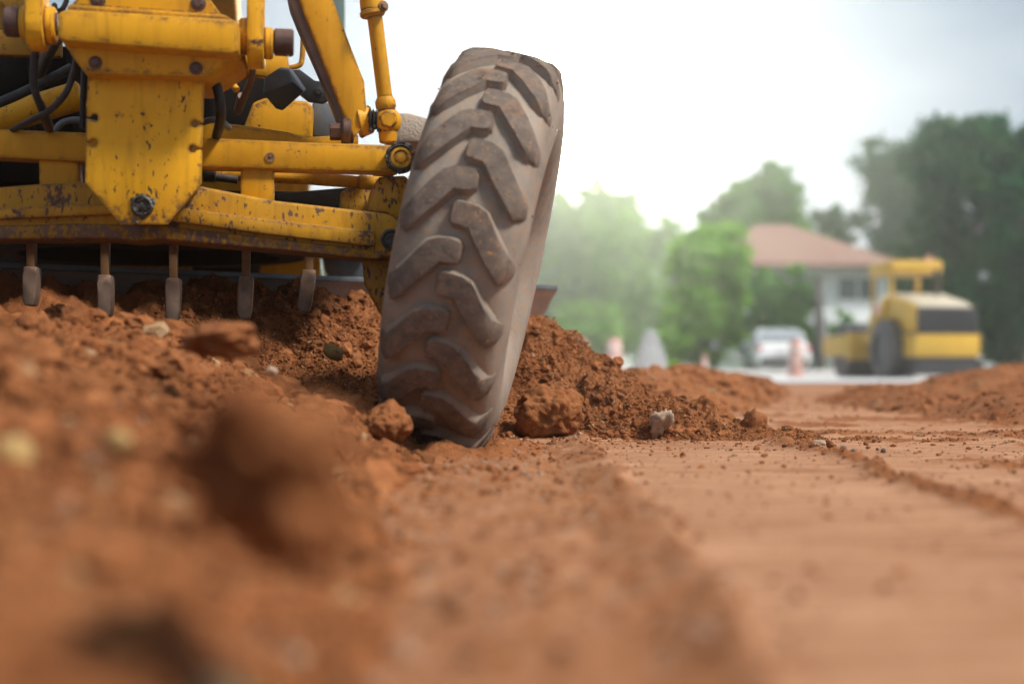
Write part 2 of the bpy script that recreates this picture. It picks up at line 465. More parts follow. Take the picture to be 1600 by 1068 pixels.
def ground_h(X, Y):
    rough = 1 - sstep(0.26, 0.30, X + 0.055 * sstep(2.2, 1.2, Y) + 0.03 * fbm(X, Y, 5, 3, 3))
    rough = rough * (1 - sstep(5.0, 6.0, Y))
    h = 0.006 * fbm(X, Y, 3.0, 4, 11) + 0.005 * fbm(X, Y * 3, 9, 4, 12) + 0.005 * fbm(X * 0.5, Y * 6, 2.2, 3, 13)
    h = h + rough * (0.016 + 0.022 * fbm(X, Y, 6, 5, 21) + 0.010 * fbm(X, Y, 30, 3, 22) + 0.032 * sstep(0.12, 0.27, X) - 0.014)
    # crumbs in a low ridge along the next grading pass
    w = np.exp(-((X - 1.0 - 0.12 * fbm(X, Y, 1.2, 2, 31)) / 0.05) ** 2) * sstep(2.0, 2.6, Y) * (1 - sstep(5.2, 6.0, Y))
    h = h + w * (0.018 + 0.026 * fbm(X, Y, 14, 3, 33))
    patch2 = np.exp(-((Y - 3.9) / 0.55) ** 2) * sstep(1.12, 1.5, X) * sstep(-0.18, 0.1, fbm(X, Y * 3.0, 2.4, 3, 43))
    patch = sstep(0.02, 0.22, fbm(X, Y * 2.2, 1.5, 3, 41)) * sstep(1.05, 1.4, X)
    patch = np.maximum(patch, patch2)
    h = h + patch * (0.008 + 0.022 * fbm(X, Y, 18, 3, 42))
    e = np.sqrt(((X + 0.24) / 0.25) ** 2 + ((Y - 4.84) / 0.40) ** 2)
    rim_ = np.exp(-((e - 1) / 0.28) ** 2)
    h = h + rim_ * (0.030 + 0.05 * fbm(X, Y, 9, 4, 47))
    w = np.maximum(w, rim_ * 0.8)
    return h, rough, np.clip(w * 0.9 + patch * 0.75, 0, 1)

BERM_X = np.array([-3.2, -2.7, -2.1, -1.5, -0.95, -0.76, -0.52, -0.30, -0.05])
BERM_Z = np.array([-0.06, 0.03, 0.31, 0.41, 0.325, 0.215, 0.13, 0.01, -0.06])
def berm_h(X, Y):
    sh = 0.14 * sstep(3.2, 1.2, Y)
    b = np.interp(X - sh, BERM_X, BERM_Z)
    k = 0.80 + 0.20 * sstep(1.5, 4.0, Y)
    end = 1 - sstep(4.75, 5.5, Y)
    n = 0.11 * fbm(X, Y, 2.6, 2, 51) + 0.06 * fbm(X, Y, 8, 4, 52) + 0.02 * billow(X, Y, 13, 3, 53) - 0.01
    return (b * k + n * sstep(-0.02, 0.12, b) * (0.35 + 0.65 * sstep(1.1, 2.6, Y))) * end - 0.08 * (1 - end)

BLADE_N = [(-2.5, 5.15, .60), (-1.5, 5.78, .64), (-.7, 6.30, .64), (-.1, 6.55, .58), (.10, 6.45, .50), (.27, 6.25, .33), (.40, 6.0, .20), (.72, 5.75, .14), (1.12, 5.55, .04)]
def wind_h(X, Y):
    h = ridge_h(X, Y, BLADE_N, 0.66, 0.04)
    n = 0.07 * fbm(X, Y, 3.2, 3, 61) + 0.028 * billow(X, Y, 8, 4, 62) + 0.022 * fbm(X, Y, 24, 4, 63) - 0.035
    return h + n * sstep(-0.05, 0.1, h)
TRAIL_N = [(.45, 7.4, .2), (.62, 8.2, .29), (.85, 9.2, .22), (1.12, 10, .30), (1.5, 11.4, .25), (2.0, 13, .2), (2.8, 16, .12), (3.6, 20, .05)]
def trail_h(X, Y):
    h = ridge_h(X, Y, TRAIL_N, 0.55, 0.12)
    return h + (0.10 * fbm(X, Y, 1.6, 3, 71) + 0.03 * fbm(X, Y, 8, 3, 72)) * sstep(-0.05, 0.1, h)
HEAP_N = [(3.3, 13.2, .06), (4.1, 13.6, .15), (4.9, 14.0, .33), (5.6, 14.2, .43), (7.5, 14.8, .3), (10, 15.5, .2)]
def heap_h(X, Y):
    h = np.maximum(ridge_h(X, Y, HEAP_N, 0.30, 0.3), ridge_h(X, Y, [(2.9, 5.8, .03), (2.7, 7.2, .07), (2.8, 9, .10), (3.0, 12, .11), (3.6, 13.2, .12)], 0.28, 0.1))
    return h + (0.10 * fbm(X, Y, 1.4, 3, 81) + 0.028 * fbm(X, Y, 7, 3, 82)) * sstep(-0.05, 0.1, h)

def grid_faces(ny, nx):
    a = (np.arange(ny - 1)[:, None] * nx + np.arange(nx - 1)[None, :]).ravel()
    return np.stack([a, a + 1, a + nx + 1, a + nx], 1).ravel(), np.full(a.size, 4)

def field_obj(name, X, Y, Z, mat, parent=None, attr=None):
    ny, nx = X.shape
    fl, fs = grid_faces(ny, nx)
    me = np_mesh(name, np.stack([X.ravel(), Y.ravel(), Z.ravel()], 1), fl, fs)
    if attr is not None:
        a = me.attributes.new("loose", 'FLOAT', 'POINT'); a.data.foreach_set("value", attr.ravel().astype(np.float32))
    return mesh_obj(name, me, mat, parent)

yy = np.concatenate([np.geomspace(0.25, 8, 520), np.geomspace(8, 420, 240)[1:]])
ss = np.linspace(-1, 1, 560)
ss = 0.55 * ss + 0.75 * ss ** 3
GX = ss[None, :] * (yy[:, None] + 0.8); GY = np.repeat(yy[:, None], ss.size, 1)
GZ, rough_a, crumbs = ground_h(GX, GY)
GZ = GZ * (1 - sstep(25, 40, GY))
loose = np.clip(0.50 * rough_a + crumbs, 0, 1)
loose = np.maximum(loose, sstep(0.02, 0.3, fbm(GX, GY, 0.35, 3, 91)) * sstep(9, 16, GY) * 0.6)
tag(field_obj("ground", GX, GY, GZ, GROUND, None, loose), kind="structure")

# granules: numpy-deformed little icospheres merged into one mesh
def ico(sub):
    b = bmesh.new(); bmesh.ops.create_icosphere(b, subdivisions=sub, radius=1)
    v = np.array([x.co[:] for x in b.verts]); f = np.array([[q.index for q in p.verts] for p in b.faces]); b.free()
    return v, f
ICO = {1: ico(1), 2: ico(2), 3: ico(3)}
rng = np.random.default_rng(5)
def granules(name, pos, rad, mat, parent, big=0.016):
    vs_, fs_, base = [], [], 0
    for sub, sel in ((1, rad < big), (2, rad >= big)):
        p = pos[sel]; r = rad[sel]; n = len(p)
        if n == 0: continue
        V, Fc = ICO[sub]; nv = len(V)
        jit = 1 + (rng.random((n, nv, 1)) - 0.5) * 0.55
        sc = 0.72 + 0.5 * rng.random((n, 1, 3)); sc[:, :, 2] *= 0.85
        a = rng.random((n, 1)) * 6.283
        co = V[None] * jit * sc
        c, s = np.cos(a), np.sin(a)
        x = co[:, :, 0] * c - co[:, :, 1] * s; y = co[:, :, 0] * s + co[:, :, 1] * c
        q = np.stack([x, y, co[:, :, 2]], 2) * r[:, None, None] + p[:, None, :]
        vs_.append(q.reshape(-1, 3))
        fs_.append((Fc[None] + (np.arange(n) * nv)[:, None, None] + base).reshape(-1, 3)); base += n * nv
    v = np.concatenate(vs_); f = np.concatenate(fs_)
    me = np_mesh(name, v, f.ravel(), np.full(len(f), 3), smooth=False)
    return tag(mesh_obj(name, me, mat, parent), kind="stuff")
def powr(n, lo, hi, a=2.6):
    u = rng.random(n)
    return (lo ** (1 - a) + u * (hi ** (1 - a) - lo ** (1 - a))) ** (1 / (1 - a))
def scatter(n, x0, x1, y0, y1, hf, lo, hi, floor=-0.02, a=2.6, dens=None, sink=0.25):
    X = rng.uniform(x0, x1, n); Y = rng.uniform(y0, y1, n)
    Z = hf(X, Y); r = powr(n, lo, hi, a)
    k = Z > floor
    if dens is not None: k &= rng.random(n) < dens(X, Y)
    clump = fbm(X, Y, 6, 2, 77)
    r = r * np.clip(1 + 0.9 * clump, 0.5, 1.7)
    return np.stack([X, Y, Z + r * sink], 1)[k], r[k]

def rect(x0, x1, nx, y0, y1, ny):
    return np.meshgrid(np.linspace(x0, x1, nx), np.linspace(y0, y1, ny))

def heap(name, label, x0, x1, nx, y0, y1, ny, hf, gran=None):
    X, Y = rect(x0, x1, nx, y0, y1, ny)
    o = field_obj(name, X, Y, hf(X, Y), SOIL)
    tag(o, label, "dirt heap")
    if gran is not None: granules("loose_soil", gran[0], gran[1], GRAN, o)
    return o
heap("dirt_windrow", "loose red soil windrow rolled up against the grader blade behind the front tyre", -2.9, 1.7, 640, 4.6, 7.6, 420, wind_h,
     tuple(np.concatenate(z) for z in zip(
         scatter(170000, -1.4, 1.35, 5.0, 6.8, wind_h, 0.002, 0.010, -0.015, 2.6, None, 0.1),
         scatter(5000, -1.4, 1.35, 5.0, 6.7, wind_h, 0.007, 0.032, -0.015, 3.2, None, -0.1))))
heap("dirt_berm", "blurred rough soil berm beside the camera, ending at the left of the grader tyre", -3.3, 0.1, 420, 0.4, 5.6, 560, berm_h,
     tuple(np.concatenate(z) for z in zip(scatter(50000, -1.9, 0.1, 0.8, 5.3, berm_h, 0.004, 0.02, 0.0, 2.5, None, 0.1), scatter(2600, -1.9, 0.0, 1.7, 5.3, berm_h, 0.016, 0.06, 0.0, 2.5, None, -0.1))))
heap("dirt_windrow", "low windrow of soil trailing off towards the pale road behind the sharp heap", -0.4, 4.6, 260, 6.9, 21, 360, trail_h,
     scatter(14000, 0.0, 4, 7.2, 20, trail_h, 0.006, 0.05, 0.0, 2.8, None, 0.0))
heap("dirt_heap", "broad tan soil heap in front of the yellow road roller", 1.8, 12, 300, 5.2, 19, 420, heap_h,
     scatter(26000, 2.2, 9, 5.6, 16, heap_h, 0.006, 0.032, 0.0, 2.9, None, -0.1))

def gh(X, Y): return ground_h(X, Y)[0]
def dens_flat(X, Y):
    _, rg, cr = ground_h(X, Y)
    toe = np.exp(-np.maximum(0, 5.45 - Y) / 0.10) * (Y < 5.6) * (X > -0.2) * (X < 1.5)
    return np.clip(0.09 + 0.08 * rg + 0.9 * cr + 0.7 * toe, 0, 1)
g1 = scatter(45000, -0.5, 3.2, 1.1, 6.2, gh, 0.002, 0.012, -1, 3.0, dens_flat, 0.1)
g2 = scatter(600, -0.4, 0.30, 1.0, 5.2, gh, 0.004, 0.012, -1, 2.9)
g3 = scatter(7000, 0.5, 6, 5.6, 13, gh, 0.003, 0.02, -1, 3.0, lambda X, Y: 0.25 + 0.6 * (fbm(X, Y, 1, 2, 8) > 0.1))
granules("gravel", *[np.concatenate(z) for z in zip(g1, g2, g3)], GRAN, None)
pg = [scatter(420, -0.5, 0.30, 1.2, 5.2, gh, 0.003, 0.008, -1, 2.4), scatter(380, 0.3, 3.0, 1.6, 5.8, gh, 0.002, 0.005, -1, 2.6), scatter(140, -1.7, -0.1, 1.2, 5.0, berm_h, 0.005, 0.012, 0.02, 2.6)]
tag(granules("grit", *[np.concatenate(z) for z in zip(*pg)], STONE, None), "pale grit and small stones strewn over the soil", "grit")
tag(bpy.data.objects["gravel"], "scattered crumbs and grit lying on the graded ground", "gravel")

# single clods and stones
def clod_mesh(name, seed, rough=0.22, sub=4, flat=0.8):
    b = bmesh.new(); bmesh.ops.create_icosphere(b, subdivisions=sub, radius=1)
    from mathutils import noise as mn
    off = Vector((seed * 3.1, seed * 1.7, seed * 0.9))
    rs = random.Random(seed); sc = (rs.uniform(.85, 1.15), rs.uniform(.8, 1.1), rs.uniform(.75, 1.0) * flat / 0.8)
    for v in b.verts:
        p = v.co.copy()
        k = 1 + rough * 1.3 * mn.noise(p * 1.1 + off) + rough * 0.7 * mn.noise(p * 2.6 + off) + rough * 0.5 * (0.35 - abs(mn.noise(p * 3.4 - off))) + rough * 0.35 * mn.noise(p * 7 + off) + rough * 0.2 * mn.noise(p * 16 + off)
        v.co = Vector((p.x * sc[0], p.y * sc[1], p.z * sc[2])) * k
    me = bpy.data.meshes.new(name); b.to_mesh(me); b.free()
    for p in me.polygons: p.use_smooth = True
    return me
def clod(name, label, cat, u, v, Y, wpx, mat, seed, rough=0.22, flat=0.8, group=None, rot=(0, 0, 0)):
    me = clod_mesh(name, seed, rough, 5 if wpx > 60 else 4, flat)
    o = mesh_obj(name, me, mat)
    r = wpx / 2 / F * Y
    o.location = P(u, v, Y); o.scale = (r, r, r); o.rotation_euler = rot
    tag(o, label, cat, group)
    return o
clod("soil_clod", "big rounded soil boulder half buried in the sharp heap just beside the tyre", "clod", 858, 643, 5.66, 104, SOIL, 3, 0.26, 0.78)
clod("soil_clod", "large out of focus clod closest to the camera, on the berm", "clod", 400, 722, 1.02, 235, SOIL, 5, 0.7, 0.7)
clod("soil_clod", "rounded clod touching the bottom of the tyre on its inner side", "clod", 606, 662, 4.25, 74, SOIL, 8, 0.2, 0.9)
clod("soil_clod", "flat dark edged slab of soil lying on the crest of the blurred berm", "clod", 345, 532, 3.3, 110, SOIL, 11, 0.3, 0.42)
clod("stone", "pale broken stone standing in the foot of the sharp heap", "stone", 1032, 660, 5.58, 34, STONE, 13, 0.5, 1.1, rot=(0.5, 0.3, 0.2))
clod("stone", "ochre oblong stone on the shaded heap beside the tyre's inner edge", "stone", 521, 550, 5.35, 34, STONEG, 14, 0.2, 0.6, rot=(0.2, 0.6, 0.9))
clod("stone", "cream pebble on the graded ground just past the end of the heap", "stone", 1281, 696, 5.15, 26, STONE, 15, 0.3, 0.6)
clod("stone", "small dark pebble at the very tip of the heap", "stone", 1231, 697, 5.16, 16, STONEB, 16, 0.15, 0.9)
clod("soil_clod", "knobbly clod near the thin end of the sharp heap", "clod", 1180, 676, 5.62, 52, SOIL, 17, 0.5, 0.8)
clod("soil_clod", "broad clod in the middle of the heap's foot, behind the pale broken stone", "clod", 1105, 652, 5.8, 70, SOIL, 24, 0.3, 0.85)
clod("stone", "white and yellow pebble on the blurred berm below the last scarifier tooth", "stone", 424, 580, 3.9, 18, STONE, 19, 0.2, 0.8)
clod("stone", "yellowish stone in the blurred berm at the picture's left edge", "stone", 20, 708, 1.75, 50, STONEG, 20, 0.25, 0.8)
clod("stone", "ochre stone in the blurred berm above the nearest clod", "stone", 185, 690, 1.9, 44, STONEG, 21, 0.25, 0.8)
for i, (u, v, w) in enumerate([(1333, 704, 9), (1353, 693, 9), (1380, 704, 9), (1356, 699, 6), (1318, 701, 10), (1297, 694, 12), (1272, 702, 9), (1263, 692, 14), (1310, 712, 10), (1322, 716, 12), (1295, 705, 8)]):
    Y = CAM_H * F / (v + w * 0.4 - HOR)
    clod("pebble", "small round brown pebble lying loose on the flat ground past the heap's tip", "pebble", u, v, Y, w, SOIL if i % 2 else STONEB, 30 + i, 0.2, 0.85, "pebbles past the tip of the heap")

# ---------------------------------------------------------------- the motor grader
G = empty("motor_grader", Vector((AX0, AY0 - 0.4, 0)))
tag(G, "worn yellow motor grader seen head-on with leaning front tyre, scarifier teeth and blade", "motor grader")
GI = Matrix.Translation(-Vector(G.location))
def gm(): return MB(GI)
def poly(pts, off): return [M(u, v, off) for u, v in pts]
def arc(cx, cy, r, a0, a1, n=8):
    return [(cx + r * math.cos(R(a0 + (a1 - a0) * k / n)), cy + r * math.sin(R(a0 + (a1 - a0) * k / n))) for k in range(n + 1)]

# nose plate with four keyhole notches
OFF = -0.30
def notch_r(ex, cx, cy): return [(ex, cy - 2.2)] + arc(cx, cy, 6.5, -20, -340, 12)[::1] + [(ex, cy + 2.2)]
def notch_l(ex, cx, cy): return [(ex, cy + 2.2)] + arc(cx, cy, 6.5, 160, -160, 12) + [(ex, cy - 2.2)]
pl = [(137, 117), (319, 121)] + notch_r(317, 304, 193) + notch_r(315, 301, 232) + [(314, 287), (262, 350), (188, 350), (133, 284)] + notch_l(134, 146, 223) + notch_l(135, 147, 184)
b = gm(); b.prism(poly(pl, OFF), REAR * 0.022, 0.0015); b.build("nose_plate", YELW, G)
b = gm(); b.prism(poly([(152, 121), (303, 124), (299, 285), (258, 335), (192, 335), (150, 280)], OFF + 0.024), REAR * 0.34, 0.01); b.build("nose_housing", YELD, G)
b = gm()
c = M(222, 322, OFF)
b.lathe([(0, .036), (-.008, .034), (-.012, .028), (-.004, .024), (-.004, 0)], c, REAR, 20)
for k in range(60):
    a = random.random() * 6.28; rr_ = random.random() ** .5 * (.036 + .010 * math.sin(3 * a + 1))
    b.ball(c + SIDE * rr_ * math.cos(a) + UP * rr_ * math.sin(a) * 1.2 - REAR * .002, .006 + .006 * random.random(), (1, .8, 1), .5, 1)
b.build("pivot_pin", GREASE, G)
# trapezoid block, cross beam
b = gm(); b.prism(poly([(103, 68), (385, 84), (362, 94), (322, 121), (136, 116), (112, 88)], OFF - 0.07), REAR * 0.36, 0.008); b.build("nose_block", YEL, G)
for u, v in ((149, 98), (306, 107)):
    b = gm(); b.bolt(M(u, v, OFF - 0.07), -REAR, .014); b.build("bolt", PIN, G)
b = gm()
b.prism(poly([(90, 20), (104, 14), (366, 30), (373, 36), (373, 80), (360, 84), (100, 64), (90, 58)], OFF - 0.16), REAR * 0.40, 0.010)
b.prism(poly([(106, 6), (350, 22), (366, 32), (104, 16)], OFF - 0.135), REAR * 0.36, 0.008)
b.build("cross_beam", YEL, G)
# gooseneck frame rising and running back to the cab
b = gm()
b.prism(poly([(108, 10), (348, 26), (300, -40), (290, -190), (160, -190), (150, -40)], OFF - 0.10), REAR * 0.34, 0.01)
b.build("frame_nose", YEL, G)
for u, v in ((153, 0), (310, 6)):
    b = gm(); b.bolt(M(u, v, OFF - 0.10), -REAR, .016); b.build("bolt", PIN, G)
c0 = M(225, -150, OFF + 0.1)
gn = [c0 + REAR * (-.05), c0 + REAR * 1.0 + UP * .55, c0 + REAR * 2.4 + UP * .62, c0 + REAR * 3.6 + UP * .1]
b = gm()
for q0, q1 in zip(gn[:-1], gn[1:]):
    d = (q1 - q0); ln = d.length; d.normalize()
    b.box((q0 + q1) / 2, (.15, ln / 2 + .08, .17), (SIDE, d, SIDE.cross(d)), .012)
b.build("gooseneck", YEL, G)

# lift links on the long pin
PO = OFF - 0.02
def pu(u, v): return M(u, v, PO)
b = gm()
b.cyl(pu(8, 34), pu(33, 35.5), .046, n=28); b.cyl(pu(30, 35), pu(92, 38), .035)
b.build("pin", PIN, G)
b = gm()
b.cyl(pu(428, 66), pu(459, 67.5), .043, n=28); b.cyl(pu(368, 57), pu(430, 66), .036)
b.build("pin", PIN, G)
for (f1, st, f2, top) in (((33, 47, 36, .054), (46, 72, 76), (71, 88, 40, .058), -60), ((374, 390, 57, .058), (387, 413, 104), (412, 427, 68, .050), -60)):
    b = gm()
    b.cyl(pu(f1[0], f1[2]), pu(f1[1], f1[2] + .6), f1[3], n=28)
    b.cyl(pu(f2[0], f2[2]), pu(f2[1], f2[2] + .6), f2[3], n=28)
    w = st[1] - st[0]; cu = (st[0] + st[1]) / 2; vb = st[2]
    # strap: round bottomed bar hanging round the pin
    cv = vb - 32
    c = M(cu, cv, PO); hw = w / 2 * MPP(PO)
    ring = [c + REAR * (.075 * math.cos(R(a))) + UP * (.072 * math.sin(R(a))) for a in range(-180, 1, 20)]
    ring = [ring[0] + UP * .32 + REAR * .02] + ring + [ring[-1] + UP * .32 - REAR * .02]
    b.prism([p - SIDE * hw for p in ring], SIDE * hw * 2, .006)
    b.build("lift_link", YELW, G)

# axle: lean bar, tie rod, arched beam, knuckles
b = gm()
b.prism(poly([(-195, 194), (0, 202), (130, 207), (316, 215), (470, 222), (622, 227), (634, 240), (632, 262), (618, 269), (316, 261), (120, 252), (0, 246), (-195, 238)], 0.0), REAR * 0.10, .006)
b.build("lean_bar", YEL, G)
b = gm()
c = M(422, 246, 0); b.lathe([(0, .017), (-.004, .017), (-.004, .010), (0.0, .010)], c, REAR, 20, close=False)
b.cyl(c + REAR * .001, c - REAR * .002, .011)
b.cyl(c - REAR * .002 + UP * .004, c - REAR * .0045 - UP * .0, .005)
b.build("plug", SHANK, G)
b = gm()
b.tube([M(318, 270, .22), M(470, 278, .22), M(605, 288, .22)], .0225, 16, sm=1)
b.cyl(M(312, 270, .22), M(345, 271, .22), .029); b.cyl(M(560, 285, .22), M(612, 289, .22), .027)
b.build("tie_rod", YEL, G)
b = gm()
b.cyl(M(318, 269, .20), M(338, 270, .20), .034); b.cyl(M(332, 276, .2), M(372, 281, .2), .014)
b.build("tie_rod_boot", RUB, G)
b = gm(); b.prism(poly([(376, 258), (428, 261), (428, 322), (376, 312)], 0.02), REAR * .07, .004)
b.build("link_plate", YEL, G)
b = gm(); b.prism(poly([(60, 242), (122, 246), (126, 300), (62, 306)], 0.02), REAR * .07, .004)
b.build("link_plate", YEL, G)
beam = [(-170, 322), (-100, 304), (0, 292), (60, 287), (140, 284), (310, 290), (428, 313), (560, 328)] + arc(592, 369, 38, -75, 60, 8) + [(590, 400), (430, 384), (250, 366), (130, 364), (0, 368), (-170, 376)]
b = gm(); b.prism(poly(beam, -0.02), REAR * .16, .012, seg=3); b.build("axle_beam", YELX, G)
b = gm()
b.prism(poly([(0, 324), (200, 317), (258, 322), (420, 343), (586, 361), (586, 385), (420, 366), (250, 343), (190, 334), (0, 342), (-160, 350), (-160, 338)], -0.055), REAR * .06, .006)
b.build("axle_rib", YELX, G)
b = gm()
b.prism(poly([(-170, 362), (0, 352), (130, 349), (250, 352), (430, 372), (592, 392), (600, 399), (588, 405), (430, 389), (320, 380), (250, 373), (215, 376), (170, 372), (0, 373), (-170, 380)], -0.035), REAR * .20, .008)
b.build("axle_flange", RUST, G)
b = gm()
c = M(611, 374, -.02); b.lathe([(.0, .036), (-.006, .036), (-.008, .028), (-.002, .024), (-.002, .0)], c, REAR, 22, close=False)
b.build("axle_pin", GREASE, G)

def knuckle(parent_mb):
    pass
b = gm()
b.prism(poly([(592, 276), (634, 274), (650, 300), (652, 345), (622, 350), (604, 332), (574, 330), (578, 300)], .07), REAR * .10, .008)
b.prism(poly([(545, 292), (585, 296), (592, 336), (530, 332), (532, 300)], .20), REAR * .05, .006)
b.build("steering_knuckle", YELX, G)
b = gm()
c = M(626, 247, -.015)
b.lathe([(.02, .052), (-.012, .052), (-.022, .042), (-.012, .034)], c, REAR, 24, close=False)
for k in range(22):
    a = random.random() * 6.28
    b.ball(c + SIDE * .046 * math.cos(a) + UP * .046 * math.sin(a) - REAR * .012, .011, (1, .8, 1), .5, 1)
b.build("grease_ring", GREASE, G)
b = gm()
b.lathe([(.0, .036), (-.018, .036), (-.02, .026), (-.012, .022), (-.02, .016), (-.022, 0.0)], c, REAR, 22)
b.build("lean_pin", YELW, G)
b = gm()
b.prism(poly([(567, 404), (618, 404), (618, 500), (604, 500), (594, 486), (580, 462), (570, 440)], .06), REAR * .09, .01)
b.build("kingpin_plate", YELD, G)

# the front wheel: carcass + lugs
def tyre_mesh(w=0.355, R0=0.655, lug=0.031, N=20, rim=0.31, cut=None):
    V, Fa, A = [], [], []
    prof = [(-.30, rim), (-.40, rim + .02), (-.50, rim + .07), (-.56, rim + .14), (-.57, rim + .20), (-.545, R0 - .10), (-.505, R0 - .06), (-.46, R0 - .030), (-.38, R0 - .012), (-.22, R0 - .002), (0, R0)]
    prof = prof + [(-t, r) for t, r in prof[-2::-1]]
    n = 152; m = len(prof)
    for k in range(n):
        a = 2 * math.pi * k / n
        for t, r in prof: V.append((t * w, -r * math.cos(a), r * math.sin(a))); A.append(0.0)
    for k in range(n):
        for j in range(m - 1):
            a0 = k * m + j; b0 = ((k + 1) % n) * m + j
            Fa.append((a0, a0 + 1, b0 + 1, b0))
    def Rb(t):
        t = abs(t); pts = [(0, R0), (.22, R0 - .002), (.38, R0 - .012), (.46, R0 - .030), (.50, R0 - .065), (.515, R0 - .12)]
        return float(np.interp(t, [p[0] for p in pts], [p[1] for p in pts]))
    rs = random.Random(3)
    for side in (-1, 1):
        for q in range(N):
            s0 = (q + (0.5 if side > 0 else 0)) * 2 * math.pi / N + rs.uniform(-.01, .01)
            # path: inner blunt end near the centre line, elbow, then down to the shoulder
            path = [(-.065, .004, .62), (-.055, .004, .85), (-.03, .003, .96), (.03, .002, 1.0), (.11, 0, 1.0), (.155, -.008, 1.02), (.20, -.028, 1.0), (.28, -.066, .97), (.36, -.102, .95), (.44, -.136, .93), (.488, -.157, .88), (.507, -.168, .78)]
            hw = 0.037
            st = []
            for i, (t, s, wf) in enumerate(path):
                t0, s_0, _ = path[max(i - 1, 0)]; t1, s1, _ = path[min(i + 1, len(path) - 1)]
                dt, ds = (t1 - t0) * w, s1 - s_0; ln = math.hypot(dt, ds)
                nt_, ns = -ds / ln, dt / ln
                if ns < 0: nt_, ns = -nt_, -ns
                h = lug * (1.0 if t < .45 else .85 if t < .5 else .45)
                ring = []
                for (o, hh, at_) in ((1.22, -.006, 0), (1.0, .75 * h, .35), (.90, h, 1), (.3, h * 1.02, 1), (-.3, h * 1.02, 1), (-.90, h, 1), (-1.0, .75 * h, .35), (-1.22, -.006, 0)):
                    o = o * rs.uniform(.965, 1.03); tt = t + o * hw * wf * nt_ / w; sss = s + o * hw * wf * ns + rs.uniform(-.0015, .0015)
                    tt = max(-.2, min(.512, tt))
                    r = Rb(tt) + hh
                    a = s0 + sss / R0
                    tx = tt * w + (hh * .22 if tt > .47 else 0)
                    V.append((side * tx, -r * math.cos(a), r * math.sin(a))); A.append(at_)
                    ring.append(len(V) - 1)
                st.append(ring)
            for i in range(len(st) - 1):
                for j in range(7):
                    f = (st[i][j], st[i][j + 1], st[i + 1][j + 1], st[i + 1][j])
                    Fa.append(f if side > 0 else f[::-1])
            for ring, end in ((st[0], -.03), (st[-1], .01)):
                # slanted end wall
                base = []
                for j, idx in enumerate(ring):
                    x, y, z = V[idx]; r = math.hypot(y, z); tt = x / w * side
                    t2 = tt + end
                    rb = min(Rb(t2) - .008, r) if end < 0 else r - .045
                    x2 = side * t2 * w if end < 0 else x
                    V.append((x2, y / r * rb, z / r * rb)); A.append(0.0); base.append(len(V) - 1)
                for j in range(7):
                    f = (ring[j], base[j], base[j + 1], ring[j + 1])
                    Fa.append(f)
    b = bmesh.new(); lay = b.verts.layers.float.new("lug"); vv = [b.verts.new(x) for x in V]
    for f in Fa:
        try: b.faces.new([vv[i] for i in f])
        except ValueError: pass
    for v, a in zip(vv, A): v[lay] = a
    bmesh.ops.recalc_face_normals(b, faces=b.faces[:])
    me = bpy.data.meshes.new("tyre"); b.to_mesh(me); b.free()
    for p in me.polygons: p.use_smooth = True
    me.set_sharp_from_angle(angle=R(42))
    return me
TY = tyre_mesh(); TY.materials.append(TYRE)
mb = MB()
for s in (-1, 1):
    mb.lathe([(.125 * s, .33), (.118 * s, .312), (.05 * s, .295), (.03 * s, .28), (.045 * s, .2), (.055 * s, .0)], (0, 0, 0), (1, 0, 0), 40, close=False)
rim_me_o = mb.build("rim", YELD)
RIM = rim_me_o.data; bpy.data.objects.remove(rim_me_o)
mb = MB()
mb.cyl((-.09, 0, 0), (.10, 0, 0), .11, n=24)
for k in range(8):
    a = k * math.pi / 4; mb.cyl((.05, .15 * math.cos(a), .15 * math.sin(a)), (.075, .15 * math.cos(a), .15 * math.sin(a)), .014, n=6)
hub_o = mb.build("hub", PIN); HUB = hub_o.data; bpy.data.objects.remove(hub_o)
la_ = np.zeros(len(TY.vertices)); TY.attributes["lug"].data.foreach_get("value", la_)
cv_ = np.zeros(len(TY.vertices) * 3); TY.vertices.foreach_get("co", cv_); cv_ = cv_.reshape(-1, 3)
pk_ = cv_[rng.choice(np.where(la_ > 0.3)[0], 620)] + rng.normal(size=(620, 3)) * np.array([.010, .004, .010])
pk_ = pk_ * (1 - 0.003 / np.hypot(pk_[:, 1], pk_[:, 2]))[:, None] * np.array([0, 1, 1]) + pk_ * np.array([1, 0, 0])
cr_o = granules("soil_crumbs", pk_, powr(620, .0015, .006, 2.4), GRAN, None); CRUMB = cr_o.data; bpy.data.objects.remove(cr_o)
def wheel(c, yaw, lean, spin=0.0, s=1.0, crumbs=False):
    """the wheel is a part; tyre, rim and hub are its sub-parts"""
    w = bpy.data.objects.new("wheel", None); COL.objects.link(w)
    w.parent = G; w.location = Vector(c) - Vector(G.location)
    w.rotation_euler = (Matrix.Rotation(yaw, 3, 'Z') @ Matrix.Rotation(lean, 3, 'Y') @ Matrix.Rotation(spin, 3, 'X')).to_euler()
    w.scale = (s, s, s)
    for nm, me in (("tyre", TY), ("rim", RIM), ("hub", HUB)) + ((("soil_crumbs", CRUMB),) if crumbs else ()):
        o = bpy.data.objects.new(nm, me); COL.objects.link(o); o.parent = w
        if nm == "soil_crumbs": tag(o, kind="stuff")
    return w
WC = P(742, 396, 4.86)
wheel(WC, R(-3.4), R(12.2), R(4), crumbs=True)
WL = M(-262, 380, 0.1)
wheel(WL, R(-4.2), R(11.0), R(11))
b = gm()
b.cyl(M(640, 360, .12), WC, .055); b.build("spindle", YELD, G)
b = gm(); b.cyl(M(-180, 350, .12), WL, .055); b.build("spindle", YELD, G)

